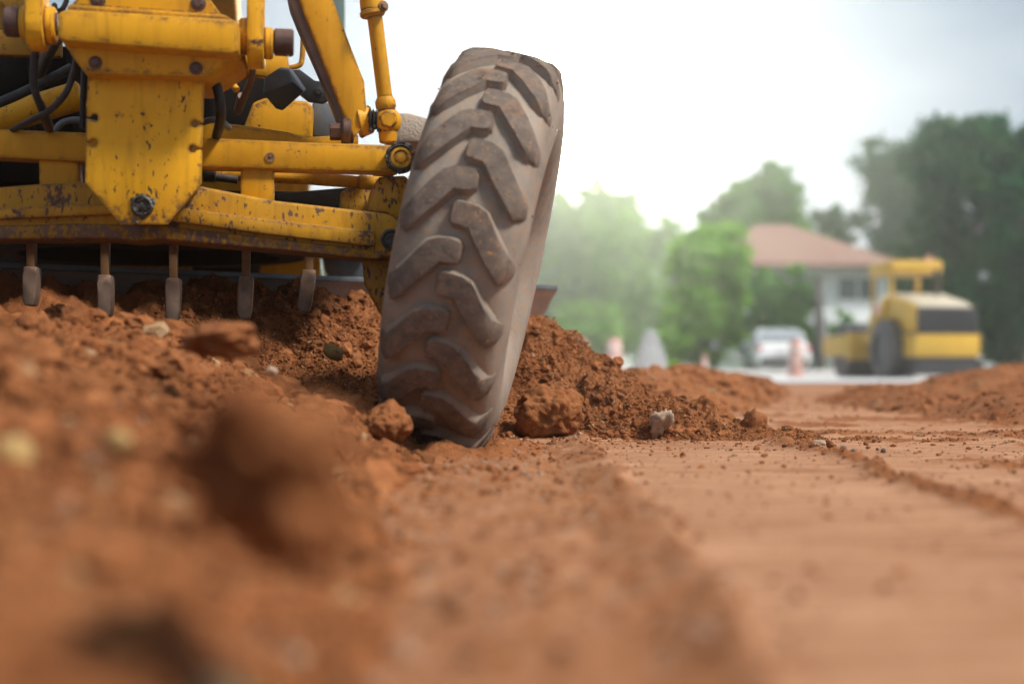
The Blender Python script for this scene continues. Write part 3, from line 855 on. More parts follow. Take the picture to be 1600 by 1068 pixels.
# scarifier bar and five teeth
SO = 0.42
b = gm()
b.box((M(-60, 350, SO) + M(520, 352, SO)) / 2, ((M(520, 352, SO) - M(-60, 350, SO)).length / 2, .04, .035), (SIDE, REAR, UP), .006)
b.build("scarifier_bar", DARK, G)
mp = MPP(SO)
for (u, vt, vm, vb, dx) in ((47, 360, 416, 477, -2), (163, 360, 429, 494, 0), (270, 364, 434, 501, -1), (384, 370, 431, 498, -2), (483, 378, 421, 487, -6)):
    b = gm()
    b.prism([M(u - 7 - dx * .2, vt - 30, SO), M(u + 7 - dx * .2, vt - 30, SO), M(u + 6, vm + 6, SO), M(u - 6, vm + 6, SO)], REAR * .06, .003)
    sh = b.build("scarifier_tooth", SHANK, G)
    b = gm()
    L_ = [(u - 11, vm), (u + 11, vm), (u + 12 + dx * .3, vm + 14), (u + 11 + dx, vb - 16), (u + 8 + dx * 1.3, vb), (u - 7 + dx * 1.3, vb), (u - 12 + dx, vb - 14), (u - 12 + dx * .3, vm + 14)]
    b.prism([M(a, v_, SO - .025 - .03 * max(0, (v_ - vm - 20) / 60)) for a, v_ in L_], REAR * .09, .007)
    tp = b.build("tip", TOOTH, sh)

# blade: curved moldboard set at an angle
bt = Vector((.819, .574, 0)); bn = Vector((.574, -.819, 0))
B1 = Vector((.165, 7.2, 0)); BL = 3.35
prof = []
for k in range(15):
    a = -62 + 118 * k / 14
    prof.append((.30 - .36 * math.cos(R(a)) + .02, .37 + .37 * math.sin(R(a))))
out_ = prof + [(x - .02, z + (.0 if 0 < i < 14 else 0)) for i, (x, z) in list(enumerate(prof))[::-1]]
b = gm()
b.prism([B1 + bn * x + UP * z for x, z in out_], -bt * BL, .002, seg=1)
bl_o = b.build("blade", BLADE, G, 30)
b = gm(); b.box(B1 - bt * (BL / 2) + bn * (out_[14][0] - .008) + UP * (out_[14][1] + .004), (BL / 2 - .01, .016, .012), (bt, bn, UP), .003)
b.build("top_lip", BLADED, bl_o)
b = gm()
def bp(d, back, z): return B1 - bt * d - bn * back + UP * z
b.box(bp(1.6, .12, .46), (.95, .03, .035), (bt, bn, UP), .005)
b.tube([bp(.95, .22, .66), bp(1.55, .22, .66)], .055, 24, sm=1)
b.tube([bp(1.75, .25, .655), bp(2.4, .25, .655)], .06, 24, sm=1)
b.box(bp(1.1, .10, .655), (.08, .05, .03), (bt, bn, UP), .012)
b.build("blade_slide", BLADED, G)
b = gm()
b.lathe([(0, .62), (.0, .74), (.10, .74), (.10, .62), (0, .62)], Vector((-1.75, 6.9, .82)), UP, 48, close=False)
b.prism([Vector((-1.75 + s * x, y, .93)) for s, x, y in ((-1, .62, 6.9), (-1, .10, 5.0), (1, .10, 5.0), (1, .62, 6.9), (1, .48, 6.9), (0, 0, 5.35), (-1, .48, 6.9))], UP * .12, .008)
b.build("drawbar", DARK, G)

# diagonal arm, lean cylinder, bolts
def bar(pts, off0, off1, w, th):
    return None
AO = .10
b = gm()
fr = poly([(449, -60), (500, -60), (521, 0), (552, 82), (570, 128), (573, 170), (566, 200), (553, 217), (541, 190), (510, 110), (476, 22)], AO)
b.prism(fr, REAR * .13 - SIDE * .028, .006)
b.build("lift_arm", YEL, G)
b = gm()
b.prism(poly([(438, -60), (449, -60), (477, 22), (511, 110), (542, 190), (554, 217), (538, 217), (520, 165), (494, 105), (464, 38), (452, 8)], AO + .012), REAR * .11, .004)
b.build("arm_underside", PIN, G)  # separate brown strip forms the arm's dark underside
b = gm()
b.cyl(M(515, 206, AO - .01), M(536, 206, AO - .01), .03, n=6); b.cyl(M(534, 205, AO - .01), M(548, 206, AO - .01), .045)
b.build("arm_bolt", PIN, G)
b = gm()
b.cyl(M(558, 190, AO + .05), M(582, 186, AO + .05), .06, .048)
b.build("arm_boss", YELW, G)
b = gm()
for k in range(5):
    b.lathe([(-.006, .026), (0, .040 - .003 * k), (.006, .026)], M(578 + 5 * k, 186 + .5 * k, AO + .02), SIDE, 18)
for k in range(12): b.ball(M(578 + random.random() * 20, 178 + random.random() * 26, AO + .0), .010, (1, 1, 1), .5, 1)
b.build("rubber_boot", RUB, G)
b = gm()
top = M(571, -90, AO - .02); bot = M(606, 190, AO + .02)
d = (top - bot).normalized()
b.cyl(bot + d * .02, top, .0265, n=24)
b.cyl(M(582, 18, AO - .02), top + d * .02, .041, n=24); b.cyl(M(583, 26, AO - .02), M(581, 16, AO - .02), .044)
b.lathe([(-.01, .03), (.0, .036), (.02, .036), (.035, .028)], bot + d * .05, d, 20)
b.ball(bot, .048, (1, 1, 1.05), 0, 3)
b.cyl(bot - UP * .01, bot - UP * .075, .036, .030, n=20)
b.cyl(bot + REAR * .05, bot - REAR * .052, .030, n=6)
b.build("lean_cylinder", YEL, G)
b = gm(); b.bolt(M(591, 9, AO - .03), SIDE + REAR * -.2, .016); b.bolt(M(599, 10, AO - .05), SIDE * .6 - REAR, .013)
b.build("cylinder_bolt", SHANK, G)

# hoses
def hose(pts, r, mat=RUB, nm="hose"):
    b = gm(); b.tube([M(u, v, o) for u, v, o in pts], r, 12, sm=6); b.build(nm, mat, G)
hose([(56, 70, -.28), (53, 105, -.25), (54, 138, -.22), (63, 165, -.18), (72, 185, -.1), (78, 205, .02)], .0125)
hose([(120, 86, -.2), (116, 110, -.22), (103, 145, -.24), (78, 172, -.2), (45, 190, -.1), (15, 206, .03)], .0105)
hose([(132, 100, -.12), (130, 150, -.12), (129, 200, -.1)], .010)
hose([(88, 62, -.1), (75, 85, .1), (58, 125, .3)], .020)
hose([(-30, 172, .2), (20, 152, .2), (70, 128, .22), (112, 106, .25)], .017)
hose([(330, 112, -.15), (340, 140, -.18), (345, 170, -.16), (343, 195, -.08), (338, 214, .02)], .0165)
hose([(85, 205, .1), (98, 192, .1), (120, 188, .1), (150, 194, .1)], .012, BLADED)
hose([(308, 196, .08), (328, 188, .04), (345, 190, .05), (358, 200, .1)], .011, BLADED)
hose([(395, 104, -.1), (391, 128, 0), (380, 155, .1), (372, 175, .2)], .012, PIN)
hose([(346, 100, .1), (352, 112, .08), (362, 130, .05), (370, 141, .03)], .012, YELW, "grease_pipe")
hose([(338, 108, .2), (345, 120, .22), (354, 140, .25)], .012, PIN)
hose([(85, 8, -.1), (88, 18, -.12), (98, 14, -.1), (104, 2, -.05)], .009)
# hose fittings
for q0, q1, r_ in ((M(62, 160, -.18), M(68, 176, -.15), .014), (M(70, 182, -.1), M(76, 198, -.02), .017), (M(378, 150, .1), M(372, 172, .18), .016)):
    b = gm(); b.cyl(q0, q1, r_); b.build("hose_fitting", PIN, G)

# fat lift cylinder crossing behind at the left
b = gm()
b.cyl(M(-120, 226, .40), M(128, 148, .36), .052, n=28)
b.build("steering_cylinder", YELW, G)

# working lamp on its bracket
b = gm()
lo_, hi_ = .35, .35
c = M(443, 142, .30)
la = (SIDE * .92 + UP * .28).normalized(); lb = (UP * .9 - SIDE * .28 - REAR * .25).normalized(); lc = la.cross(lb)
hexa = [(-.062, -.02), (-.03, .052), (.03, .058), (.068, .012), (.032, -.062), (-.035, -.05)]
LO_ = .30
rim_ = [(411, 146), (413, 122), (434, 108), (452, 110), (475, 143), (441, 173), (431, 170)]
bmx = bmesh.new()
fv = [bmx.verts.new(M(u, v, LO_ - (.05 if k in (0,) else .02 if k in (4, 5, 6) else 0))) for k, (u, v) in enumerate(rim_)]
rv = bmx.verts.new(M(458, 128, LO_ - .055))
bv_ = [bmx.verts.new(M(u + 4, v - 3, LO_ + .10)) for u, v in rim_]
bmx.faces.new((fv[0], fv[1], fv[2], fv[3], rv)); bmx.faces.new((fv[0], rv, fv[4], fv[5], fv[6])); bmx.faces.new((rv, fv[3], fv[4])); bmx.faces.new(bv_[::-1])
for k in range(7): bmx.faces.new((fv[k], bv_[k], bv_[(k + 1) % 7], fv[(k + 1) % 7]))
bmesh.ops.recalc_face_normals(bmx, faces=bmx.faces[:])
bmesh.ops.bevel(bmx, geom=bmx.edges[:], offset=.004, segments=2, affect='EDGES', profile=.5, clamp_overlap=True)
b._take(bmx)
b.build("work_lamp", BLK, G)
b = gm()
b.prism(poly([(455, 110), (468, 108), (492, 126), (512, 128), (545, 140), (545, 157), (515, 155), (505, 161), (482, 158), (462, 142)], .48), REAR * .03, .004)
b.bolt(M(498, 144, .48), -REAR, .014)
b.build("lamp_bracket", BLK, G)
# bodywork behind: panels, tank, step box, cab
b = gm()
b.prism(poly([(352, 82), (450, 86), (453, 120), (430, 122), (352, 112)], .60), REAR * .05, .01)
b.build("front_panel", YEL, G)
b = gm()
b.prism(poly([(378, 206), (395, 160), (415, 152), (482, 158), (490, 168), (488, 215), (378, 215)], .75), REAR * .5, .02)
b.build("hydraulic_tank", YEL, G)
b = gm(); b.prism(poly([(300, 206), (310, 190), (370, 194), (450, 206), (480, 214), (560, 209), (560, 230), (300, 230)], .32), REAR * .06, .008)
b.build("frame_rail", YEL, G)
b = gm(); b.prism(poly([(488, 158), (528, 160), (540, 175), (540, 216), (489, 214)], .9), REAR * .5, .01); b.build("step_box", BLADED, G)
b = gm()
b.tube([M(437, -40, .8), M(474, -30, .8), M(474, 40, .8), M(472, 92, .8), M(466, 103, .8), M(452, 106, .8)], .011, 10, sm=5)
b.build("grab_handle", YEL, G)
b = gm()
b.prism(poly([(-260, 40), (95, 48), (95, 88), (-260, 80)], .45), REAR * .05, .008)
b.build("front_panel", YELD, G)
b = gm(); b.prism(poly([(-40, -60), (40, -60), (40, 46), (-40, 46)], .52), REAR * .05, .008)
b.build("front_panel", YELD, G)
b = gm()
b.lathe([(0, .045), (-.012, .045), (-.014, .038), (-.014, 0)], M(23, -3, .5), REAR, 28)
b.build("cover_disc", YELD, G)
# near-black ribbed panel standing in for the shade inside the machine
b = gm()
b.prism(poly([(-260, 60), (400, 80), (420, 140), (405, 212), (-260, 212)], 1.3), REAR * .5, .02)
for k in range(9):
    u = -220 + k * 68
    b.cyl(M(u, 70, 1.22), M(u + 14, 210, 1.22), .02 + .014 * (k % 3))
b.build("inner_shade_panel", DARK, G)
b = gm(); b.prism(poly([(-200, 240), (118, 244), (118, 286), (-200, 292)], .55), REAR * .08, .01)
b.build("inner_shade_panel", DARK, G)  # second near-black panel painting the shade between the beams
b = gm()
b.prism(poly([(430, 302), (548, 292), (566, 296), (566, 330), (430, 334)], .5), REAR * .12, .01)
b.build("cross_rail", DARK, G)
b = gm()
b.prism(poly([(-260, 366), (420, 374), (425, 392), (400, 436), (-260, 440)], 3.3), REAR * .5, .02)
b.build("underside_shade_box", DARK, G)  # dark box added to stand for the shade under the machine
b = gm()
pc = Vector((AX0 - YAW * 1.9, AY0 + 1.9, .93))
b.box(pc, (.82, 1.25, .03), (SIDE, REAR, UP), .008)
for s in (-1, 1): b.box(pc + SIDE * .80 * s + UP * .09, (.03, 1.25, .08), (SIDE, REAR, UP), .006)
b.build("sky_blocker_plate", DARK, G)  # slab added to block skylight and darken the space below
b = gm()
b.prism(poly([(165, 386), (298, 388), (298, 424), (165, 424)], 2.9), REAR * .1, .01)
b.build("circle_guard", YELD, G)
b = gm()
b.prism(poly([(418, 372), (500, 378), (502, 445), (400, 445)], 2.9), REAR * .3, .02)
b.build("circle_drive", YEL, G)
b = gm(); b.prism(poly([(500, 384), (520, 380), (600, 380), (600, 450), (530, 450), (508, 425)], 3.1), REAR * .3, .02); b.build("wheel_gap_panel", BLADED, G)  # added grey panel fills the gap where the rear wheel shows
# rear: engine, cab, tandem wheels, muddy fender
rc = Vector((AX0 - YAW * 4.6, AY0 + 4.6, 0))
b = gm()
b.box(rc + REAR * .9 + UP * 1.45, (.50, 1.5, .42), (SIDE, REAR, UP), .04)
b.build("engine_cover", YEL, G)
cc = Vector((AX0 - YAW * 3.6, AY0 + 3.6, 0))
b = gm()
b.box(cc + UP * 1.55, (.62, .8, .06), (SIDE, REAR, UP), .01)
for sx in (-1, 1):
    for sy in (-1, 1): b.box(cc + SIDE * .66 * sx + REAR * .8 * sy + UP * 2.4, (.03, .03, .82), (SIDE, REAR, UP), .006)
b.box(cc + UP * 3.26, (.78, .95, .05), (SIDE, REAR, UP), .02)
b.build("cab_frame", GREEN, G)
b = gm()
b.box(cc + REAR * .35 + UP * 1.80, (.25, .25, .08), (SIDE, REAR, UP), .03); b.box(cc + REAR * .58 + UP * 2.1, (.25, .06, .28), (SIDE, REAR, UP), .03)
b.build("seat", BLK, G)
for s in (-1, 1):
    for d_ in (-.15, 1.4):
        wheel(rc + SIDE * 1.02 * s + REAR * d_ + UP * .67, -math.atan(YAW) * -1, 0, random.random())
for s in (-1, 1):
    b = gm(); b.box(rc + SIDE * .72 * s + REAR * .62 + UP * .62, (.10, .95, .16), (SIDE, REAR, UP), .03)
    b.build("tandem_case", YELD, G)
b = gm()
b.prism([M(u, v, 1.0) for u, v in [(612, 176), (640, 176), (668, 184), (690, 200), (690, 222), (612, 222)]], REAR * .6, .015)
b.build("fender", MUDDY, G)

# ---------------------------------------------------------------- far road
ROAD = simple_mat("pale_concrete_road", (0.50, 0.51, 0.53), (0.60, 0.60, 0.61), 0.4, 0.8, bscale=6, bstr=0.1)
X, Y = np.meshgrid(np.linspace(-70, 70, 60), np.linspace(25.5, 43, 12))
def road_z(X, Y): return 0.03 + 0 * X
o = field_obj("road", X, Y, road_z(X, Y), ROAD); tag(o, kind="structure")
KERB = simple_mat("kerb_concrete", (0.55, 0.55, 0.55), (0.68, 0.68, 0.67), 1.0, 0.8, bstr=0)
b = MB(); b.box((0, 43.2, .10), (70, .12, .12), bev=.02); tag(b.build("kerb", KERB), kind="structure")
GRASS = simple_mat("rough_grass", (0.05, 0.09, 0.025), (0.10, 0.14, 0.04), 0.8, 0.9, bscale=3, bstr=0.5)
X, Y = np.meshgrid(np.linspace(-140, 140, 80), np.linspace(43.4, 260, 40))
o = field_obj("verge", X, Y, 0.06 + 0.10 * fbm(X, Y, 0.2, 3, 4), GRASS); tag(o, kind="structure")

# ---------------------------------------------------------------- trees
def leaf_mat(name, c1, c2, tr=0.35):
    m, nt, bs, out = new_mat(name)
    rnd = nd(nt, "ShaderNodeNewGeometry").outputs['Random Per Island']
    tc = nd(nt, "ShaderNodeNewGeometry").outputs['Position']
    c = mixc(nt, rnd, c1, c2)
    c = mixc(nt, ramp(nt, noise(nt, 0.6, 3, 0.5, tc), [(0.35, 0), (0.65, 0.6)]), c, tuple(x * 0.6 for x in c1))
    nt.links.new(c, bs.inputs['Base Color']); bs.inputs['Roughness'].default_value = 0.6; bs.inputs['Specular IOR Level'].default_value = 0.12
    t = nd(nt, "ShaderNodeBsdfTranslucent"); nt.links.new(mixc(nt, 0.35, c, (0.2, 0.4, 0.03)), t.inputs[0])
    mx = nd(nt, "ShaderNodeMixShader"); mx.inputs[0].default_value = tr
    nt.links.new(bs.outputs[0], mx.inputs[1]); nt.links.new(t.outputs[0], mx.inputs[2]); nt.links.new(mx.outputs[0], out.inputs[0])
    return m
LF_DARK = leaf_mat("dark_leaves", (0.006, 0.075, 0.042), (0.024, 0.155, 0.055), 0.35)
LF_MID = leaf_mat("mid_green_leaves", (0.07, 0.25, 0.03), (0.14, 0.38, 0.05), 0.5)
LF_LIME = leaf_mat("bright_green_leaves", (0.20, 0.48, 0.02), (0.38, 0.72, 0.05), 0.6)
BARK = simple_mat("bark", (0.06, 0.045, 0.035), (0.11, 0.085, 0.065), 6, 0.9, bscale=20, bstr=0.6, bdist=0.03)
def leaves_mesh(name, blobs, n, size, seed, hollow=0.5):
    """leaf quads gathered in clumps inside the given ellipsoids (cx, cy, cz, rx, ry, rz)"""
    g = np.random.default_rng(seed)
    vol = np.array([b[3] * b[4] * b[5] for b in blobs]) ** 0.75; vol /= vol.sum()
    pts = []
    for b_, w in zip(blobs, vol):
        k = max(10, int(n * w)); nc = max(8, int(k / 55))
        d = g.normal(size=(nc, 3)); d /= np.linalg.norm(d, axis=1)[:, None]
        rad = hollow + (1.06 - hollow) * g.random((nc, 1)) ** 0.7
        cen = d * rad * np.array(b_[3:6]) + np.array(b_[:3])
        cid = g.integers(0, nc, k)
        pts.append(cen[cid] + g.normal(size=(k, 3)) * np.array([.17, .17, .13]) * np.mean(b_[3:6]))
    p = np.concatenate(pts); k = len(p)
    a = g.normal(size=(k, 3)); a /= np.linalg.norm(a, axis=1)[:, None]
    t = np.cross(a, g.normal(size=(k, 3))); t /= np.linalg.norm(t, axis=1)[:, None]
    s = size * (0.6 + 0.8 * g.random((k, 1)))
    q = np.stack([p - a * s, p + t * s * .55, p + a * s, p - t * s * .55], 1).reshape(-1, 3)
    return np_mesh(name, q, np.arange(4 * k), np.full(k, 4), smooth=False)
def tree(label, u, Y, top_v, w_px, mat, seed, base_frac=0.25, n=9000, leaf=0.16, cat="tree", name="tree", group=None):
    rs = random.Random(seed)
    x = (u - 800) / F * Y; H = CAM_H - (top_v - HOR) / F * Y; Rw = w_px / F * Y / 2
    t = empty(name, (x, Y, 0.05)); tag(t, label, cat, group)
    zb = H * base_frac
    blobs = []
    for k in range(14):
        a = rs.random() * 6.28; f = (k + rs.random()) / 14
        zz = zb + (H - zb) * (0.15 + 0.72 * f)
        sp = Rw * (0.72 - 0.6 * abs(f - 0.35)) * rs.uniform(.3, 1)
        rr_ = Rw * rs.uniform(.36, .56)
        blobs.append((sp * math.cos(a), sp * math.sin(a) * .8, min(zz, H - rr_ * .75), rr_, rr_, rr_ * .8))
    blobs.append((rs.uniform(-.2, .2) * Rw, 0, H - Rw * .38, Rw * .42, Rw * .42, Rw * .38))
    m = MB()
    tr_top = zb + (H - zb) * .55
    m.tube([(0, 0, -.1), (.05 * Rw, 0, zb * .6), (0, .05 * Rw, zb), (.04 * Rw, 0, tr_top)], lambda s: H * (.035 - .022 * s), 10, sm=3)
    for b_ in blobs[:8]:
        z0 = zb * .8 + rs.random() * (tr_top - zb) * .6
        m.tube([(0, 0, z0), (b_[0] * .45, b_[1] * .45, z0 + (b_[2] - z0) * .6), (b_[0], b_[1], b_[2])], lambda s: H * (.012 - .008 * s), 6, sm=2)
    m.build("trunk", BARK, t)
    mesh_obj("crown", leaves_mesh("crown", blobs, n, leaf, seed), mat, t)
    return t
def bush(label, u, Y, top_v, w_px, mat, seed, n=3500, leaf=0.13):
    rs = random.Random(seed)
    x = (u - 800) / F * Y; H = CAM_H - (top_v - HOR) / F * Y; Rw = w_px / F * Y / 2
    blobs = [(rs.uniform(-.6, .6) * Rw, rs.uniform(-.4, .4) * Rw, H * rs.uniform(.25, .68), Rw * .45, Rw * .45, H * .32) for k in range(6)]
    t = empty("bush", (x, Y, 0.05)); tag(t, label, "bush")
    m = MB()
    for b_ in blobs: m.tube([(b_[0] * .2, b_[1] * .2, -.1), (b_[0] * .6, b_[1] * .6, b_[2] * .5), b_[:3]], .03, 6, sm=2)
    m.build("stem", BARK, t)
    mesh_obj("foliage", leaves_mesh("foliage", blobs, n, leaf, seed, .3), mat, t)

tree("tall dark green tree with sky gaps, standing behind the roller's canopy", 1405, 86, 222, 235, LF_DARK, 1, .20, 13000, .24)
tree("tallest dark tree, rising behind the roller's engine hood", 1520, 50, 182, 240, LF_DARK, 2, .08, 16000)
tree("dark tree cut by the right edge of the picture, above the grey wall", 1640, 45, 195, 220, LF_DARK, 4, .08, 19000)
bush("dark bushy undergrowth beside the roller's black grille", 1560, 46, 425, 150, LF_DARK, 5, 6000)
bush("dark bushy undergrowth behind the roller's operator seat", 1440, 50, 420, 130, LF_DARK, 6, 6000)
tree("bluish green tree whose crown rises behind the red roofed house", 1210, 84, 262, 200, LF_MID, 7, .25, 15000, .22)
tree("mid green tree at the left end of the red roofed house", 1140, 80, 290, 130, LF_MID, 8, .25, 8000, .22)
tree("bright green broad tree standing in front of the red roof's left end", 1108, 54, 352, 165, LF_LIME, 9, .06, 15000)
bush("shadowy green bush between the bright tree and the white car", 1215, 52, 410, 110, LF_MID, 10, 8000)
bush("bright green low bush left of the white car", 1075, 53, 440, 120, LF_LIME, 12, 5000)
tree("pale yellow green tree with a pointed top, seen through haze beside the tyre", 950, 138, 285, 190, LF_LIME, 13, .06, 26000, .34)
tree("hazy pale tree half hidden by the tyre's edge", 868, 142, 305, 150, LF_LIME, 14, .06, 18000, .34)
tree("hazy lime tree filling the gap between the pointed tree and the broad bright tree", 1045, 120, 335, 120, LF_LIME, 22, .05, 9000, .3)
bush("pale hazy bush behind the traffic drums", 990, 150, 440, 170, LF_MID, 15, 6000, .36)
tree("hazy tree hidden mostly behind the front tyre", 740, 140, 330, 160, LF_MID, 16, .2, 8000, .22)
tree("hazy tree mostly hidden behind the grader's axle", 560, 140, 340, 190, LF_MID, 17, .2, 8000, .22)
tree("blue green tree in the dip of the tree line behind the red roof's eave", 1292, 90, 325, 120, LF_DARK, 31, .2, 8000, .24)
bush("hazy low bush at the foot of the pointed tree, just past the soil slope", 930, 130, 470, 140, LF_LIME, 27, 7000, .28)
bush("round green shrub against the white house wall", 1318, 64, 470, 50, LF_MID, 18, 2500, .12)

# ---------------------------------------------------------------- house
ROOF, nt, bs, _ = new_mat("clay_roof_tiles")
tcw = nd(nt, "ShaderNodeNewGeometry").outputs['Position']
wv = nd(nt, "ShaderNodeTexWave", wave_type='BANDS', bands_direction='Z'); wv.inputs['Scale'].default_value = 2.2; nt.links.new(tcw, wv.inputs[0])
cr = mixc(nt, noise(nt, 2, 5, .6, tcw), (0.22, 0.118, 0.09), (0.30, 0.172, 0.135))
nt.links.new(cr, bs.inputs['Base Color']); bs.inputs['Roughness'].default_value = .8
bump(nt, wv.outputs['Fac'], .6, .05, bs)
WALL = simple_mat("white_render", (0.62, 0.64, 0.66), (0.74, 0.75, 0.76), 0.6, 0.9, bstr=0)
PANE = simple_mat("window_glass", (0.03, 0.05, 0.06), (0.06, 0.08, 0.09), 1, 0.08, bstr=0)
FRAME = simple_mat("window_frame", (0.5, 0.5, 0.5), (0.6, 0.6, 0.6), 1, 0.5, bstr=0)
hs = empty("house", (13.6, 72, 0.05)); tag(hs, "two storey white house with a faded red hipped roof behind the bright tree", "house")
b = MB(); b.box((0, 0, 2.6), (4.2, 4.5, 2.6), bev=.02); b.box((2.6, -4.9, 1.3), (1.4, .5, 1.3), bev=.02); b.build("wall", WALL, hs)
b = MB()
ev = [(-4.9, -5.2, 5.15), (4.9, -5.2, 5.15), (4.9, 5.2, 5.15), (-4.9, 5.2, 5.15)]
rg = [(-1.2, 0, 7.5), (.4, 0, 7.5)]
bm = bmesh.new(); e = [bm.verts.new(p) for p in ev]; lw = [bm.verts.new((p[0], p[1], p[2] - .22)) for p in ev]; r_ = [bm.verts.new(p) for p in rg]
for f in ((e[0], e[1], r_[1], r_[0]), (e[1], e[2], r_[1]), (e[2], e[3], r_[0], r_[1]), (e[3], e[0], r_[0]), tuple(lw[::-1])): bm.faces.new(f)
for i in range(4): bm.faces.new((e[i], lw[i], lw[(i + 1) % 4], e[(i + 1) % 4]))
b._take(bm); b.build("roof", ROOF, hs, 20)
for (wx, wz, w_, h_) in ((2.8, 4.0, .95, .55), (.4, 4.0, .8, .55), (-2.4, 4.0, .8, .55), (.2, 1.4, .7, .7), (-2.2, 1.4, .8, .7)):
    b = MB()
    for sx in (-1, 0, 1): b.box((wx + sx * w_, -4.54, wz), (.05, .06, h_), bev=0)
    for sz in (-1, 1): b.box((wx, -4.545, wz + sz * h_), (w_ + .05, .065, .05), bev=0)
    fr_ = b.build("window", FRAME, hs)
    b = MB(); b.box((wx, -4.51, wz), (w_ - .02, .02, h_ - .02), bev=0); b.build("pane", PANE, fr_)
b = MB(); b.box((2.6, -5.42, 1.0), (.5, .02, 1.0), bev=0); b.build("door", DARK, hs)

# dark post and grey wall
POST = simple_mat("dark_weathered_wood", (0.09, 0.08, 0.08), (0.14, 0.125, 0.12), 4, 0.9, bstr=.3)
pt = MB(); p0 = P(1281, 575, 50); pt.cyl((p0.x, 50, 0), (p0.x - .05, 50, 3.4), .20, .15, n=14); pt.cyl((p0.x - .05, 50, 3.4), (p0.x - .05, 50, 3.46), .17, n=14); pt.box((p0.x - .05, 49.83, 2.6), (.22, .03, .04))
tag(pt.build("post", POST), "thick dark post standing between the white car and the roller", "post")
GW = simple_mat("grey_block_wall", (0.24, 0.24, 0.25), (0.32, 0.32, 0.33), 1.5, 0.9, bstr=0.2)
gw = empty("boundary_wall", (18.6, 45, 0)); tag(gw, "low grey wall at the picture's right edge behind the soil heap", "wall")
b = MB(); b.box((1.7, 0, .62), (4.0, .12, .62), bev=.01); b.build("panel", GW, gw)
b = MB(); b.box((1.7, 0, 1.28), (4.1, .17, .05), bev=.01); b.build("coping", KERB, gw)

# ---------------------------------------------------------------- car
CARP = simple_mat("white_car_paint", (0.78, 0.79, 0.80), (0.82, 0.82, 0.83), 1, 0.22, bstr=0, coat=0.6)
CGL = simple_mat("car_glass", (0.22, 0.25, 0.28), (0.28, 0.31, 0.34), 1, 0.06, bstr=0)  # grey base stands in for the sky reflected in the glass
CBLK = simple_mat("black_trim", (0.02, 0.02, 0.02), (0.035, 0.035, 0.035), 2, 0.6, bstr=0)
CRED = simple_mat("tail_lamp_red", (0.45, 0.03, 0.03), (0.5, 0.05, 0.04), 2, 0.2, bstr=0)
CRIM = simple_mat("alloy_rim", (0.45, 0.46, 0.47), (0.55, 0.55, 0.56), 2, 0.3, 0.8, bstr=0)
car = empty("parked_car", (P(1213, 575, 45.5).x, 45.6, 0.08), (0, 0, R(-4))); tag(car, "white saloon car seen end-on on the pale road behind the soil", "car")
def loft(sections, name, mat, parent):
    """sections: list of rings with the same number of points"""
    bm = bmesh.new(); rings = [[bm.verts.new(p) for p in s] for s in sections]
    n = len(rings[0])
    for i in range(len(rings) - 1):
        for k in range(n): bm.faces.new((rings[i][k], rings[i][(k + 1) % n], rings[i + 1][(k + 1) % n], rings[i + 1][k]))
    bm.faces.new(rings[0][::-1]); bm.faces.new(rings[-1])
    m = MB(); m._take(bm); return m.build(name, mat, parent, 32)
def csec(y, w, zb, zt, sh):
    h = zt - zb
    return [(-w * .86, y, zb), (w * .86, y, zb), (w, y, zb + h * .25), (w, y, zb + h * .62), (w * sh, y, zt - h * .04), (w * sh * .75, y, zt), (-w * sh * .75, y, zt), (-w * sh, y, zt - h * .04), (-w, y, zb + h * .62), (-w, y, zb + h * .25)]
loft([csec(-2.2, .74, .38, .86, .88), csec(-2.1, .82, .25, .97, .9), csec(-1.7, .87, .2, 1.0, .92), csec(-.6, .885, .19, .97, .94), csec(.8, .885, .19, .95, .94), csec(1.7, .86, .2, .88, .9), csec(2.15, .78, .25, .76, .88), csec(2.25, .66, .36, .64, .86)], "body", CARP, car)
def gsec(y, w, z): return [(-w, y, .90), (w, y, .90), (w * .98, y, z * .55 + .42), (w * .84, y, z - .03), (w * .7, y, z), (-w * .7, y, z), (-w * .84, y, z - .03), (-w * .98, y, z * .55 + .42)]
loft([gsec(-1.75, .72, .97), gsec(-1.05, .79, 1.36), gsec(-.5, .80, 1.45), gsec(.3, .80, 1.46), gsec(.75, .79, 1.38), gsec(1.45, .74, .94)], "cabin", CARP, car)
for y0, z0, y1, z1, w0, w1 in ((-1.72, 1.02, -1.10, 1.35, .66, .60), (1.38, 1.0, .80, 1.36, .68, .60)):
    s = -1 if y0 < 0 else 1
    b = MB(); b.prism([(-w0, y0, z0), (w0, y0, z0), (w1, y1, z1), (-w1, y1, z1)], (0, s * .05, .045), .004); b.build("windscreen", CGL, car)
for s in (-1, 1):
    b = MB(); b.prism([(s * .775, -1.2, 1.0), (s * .775, 1.1, .98), (s * .70, .6, 1.34), (s * .70, -.85, 1.34)], (s * .035, 0, .01), .004); b.build("side_window", CGL, car)
    b = MB(); b.box((s * .66, -2.13, .80), (.16, .06, .08), bev=.015); b.build("tail_light", CRED, car)
    b = MB(); b.box((s * .93, .72, 1.0), (.08, .05, .06), bev=.02); b.build("mirror", CARP, car)
    for y in (-1.32, 1.38):
        b = MB(); b.lathe([(-.1, .2), (-.1, .29), (-.07, .32), (.07, .32), (.1, .29), (.1, .2)], (s * .79, y, .32), (1, 0, 0), 24, close=False)
        wv_ = b.build("wheel", CBLK, car)
        b = MB(); b.lathe([(-.09, .2), (.09, .2)], (s * .79, y, .32), (1, 0, 0), 20); b.build("rim", CRIM, wv_)
b = MB(); b.box((0, -2.19, .42), (.70, .08, .10), bev=.02); b.build("bumper", CBLK, car)
b = MB(); b.box((0, -2.215, .70), (.24, .02, .07), bev=.005); b.build("number_plate", FRAME, car)

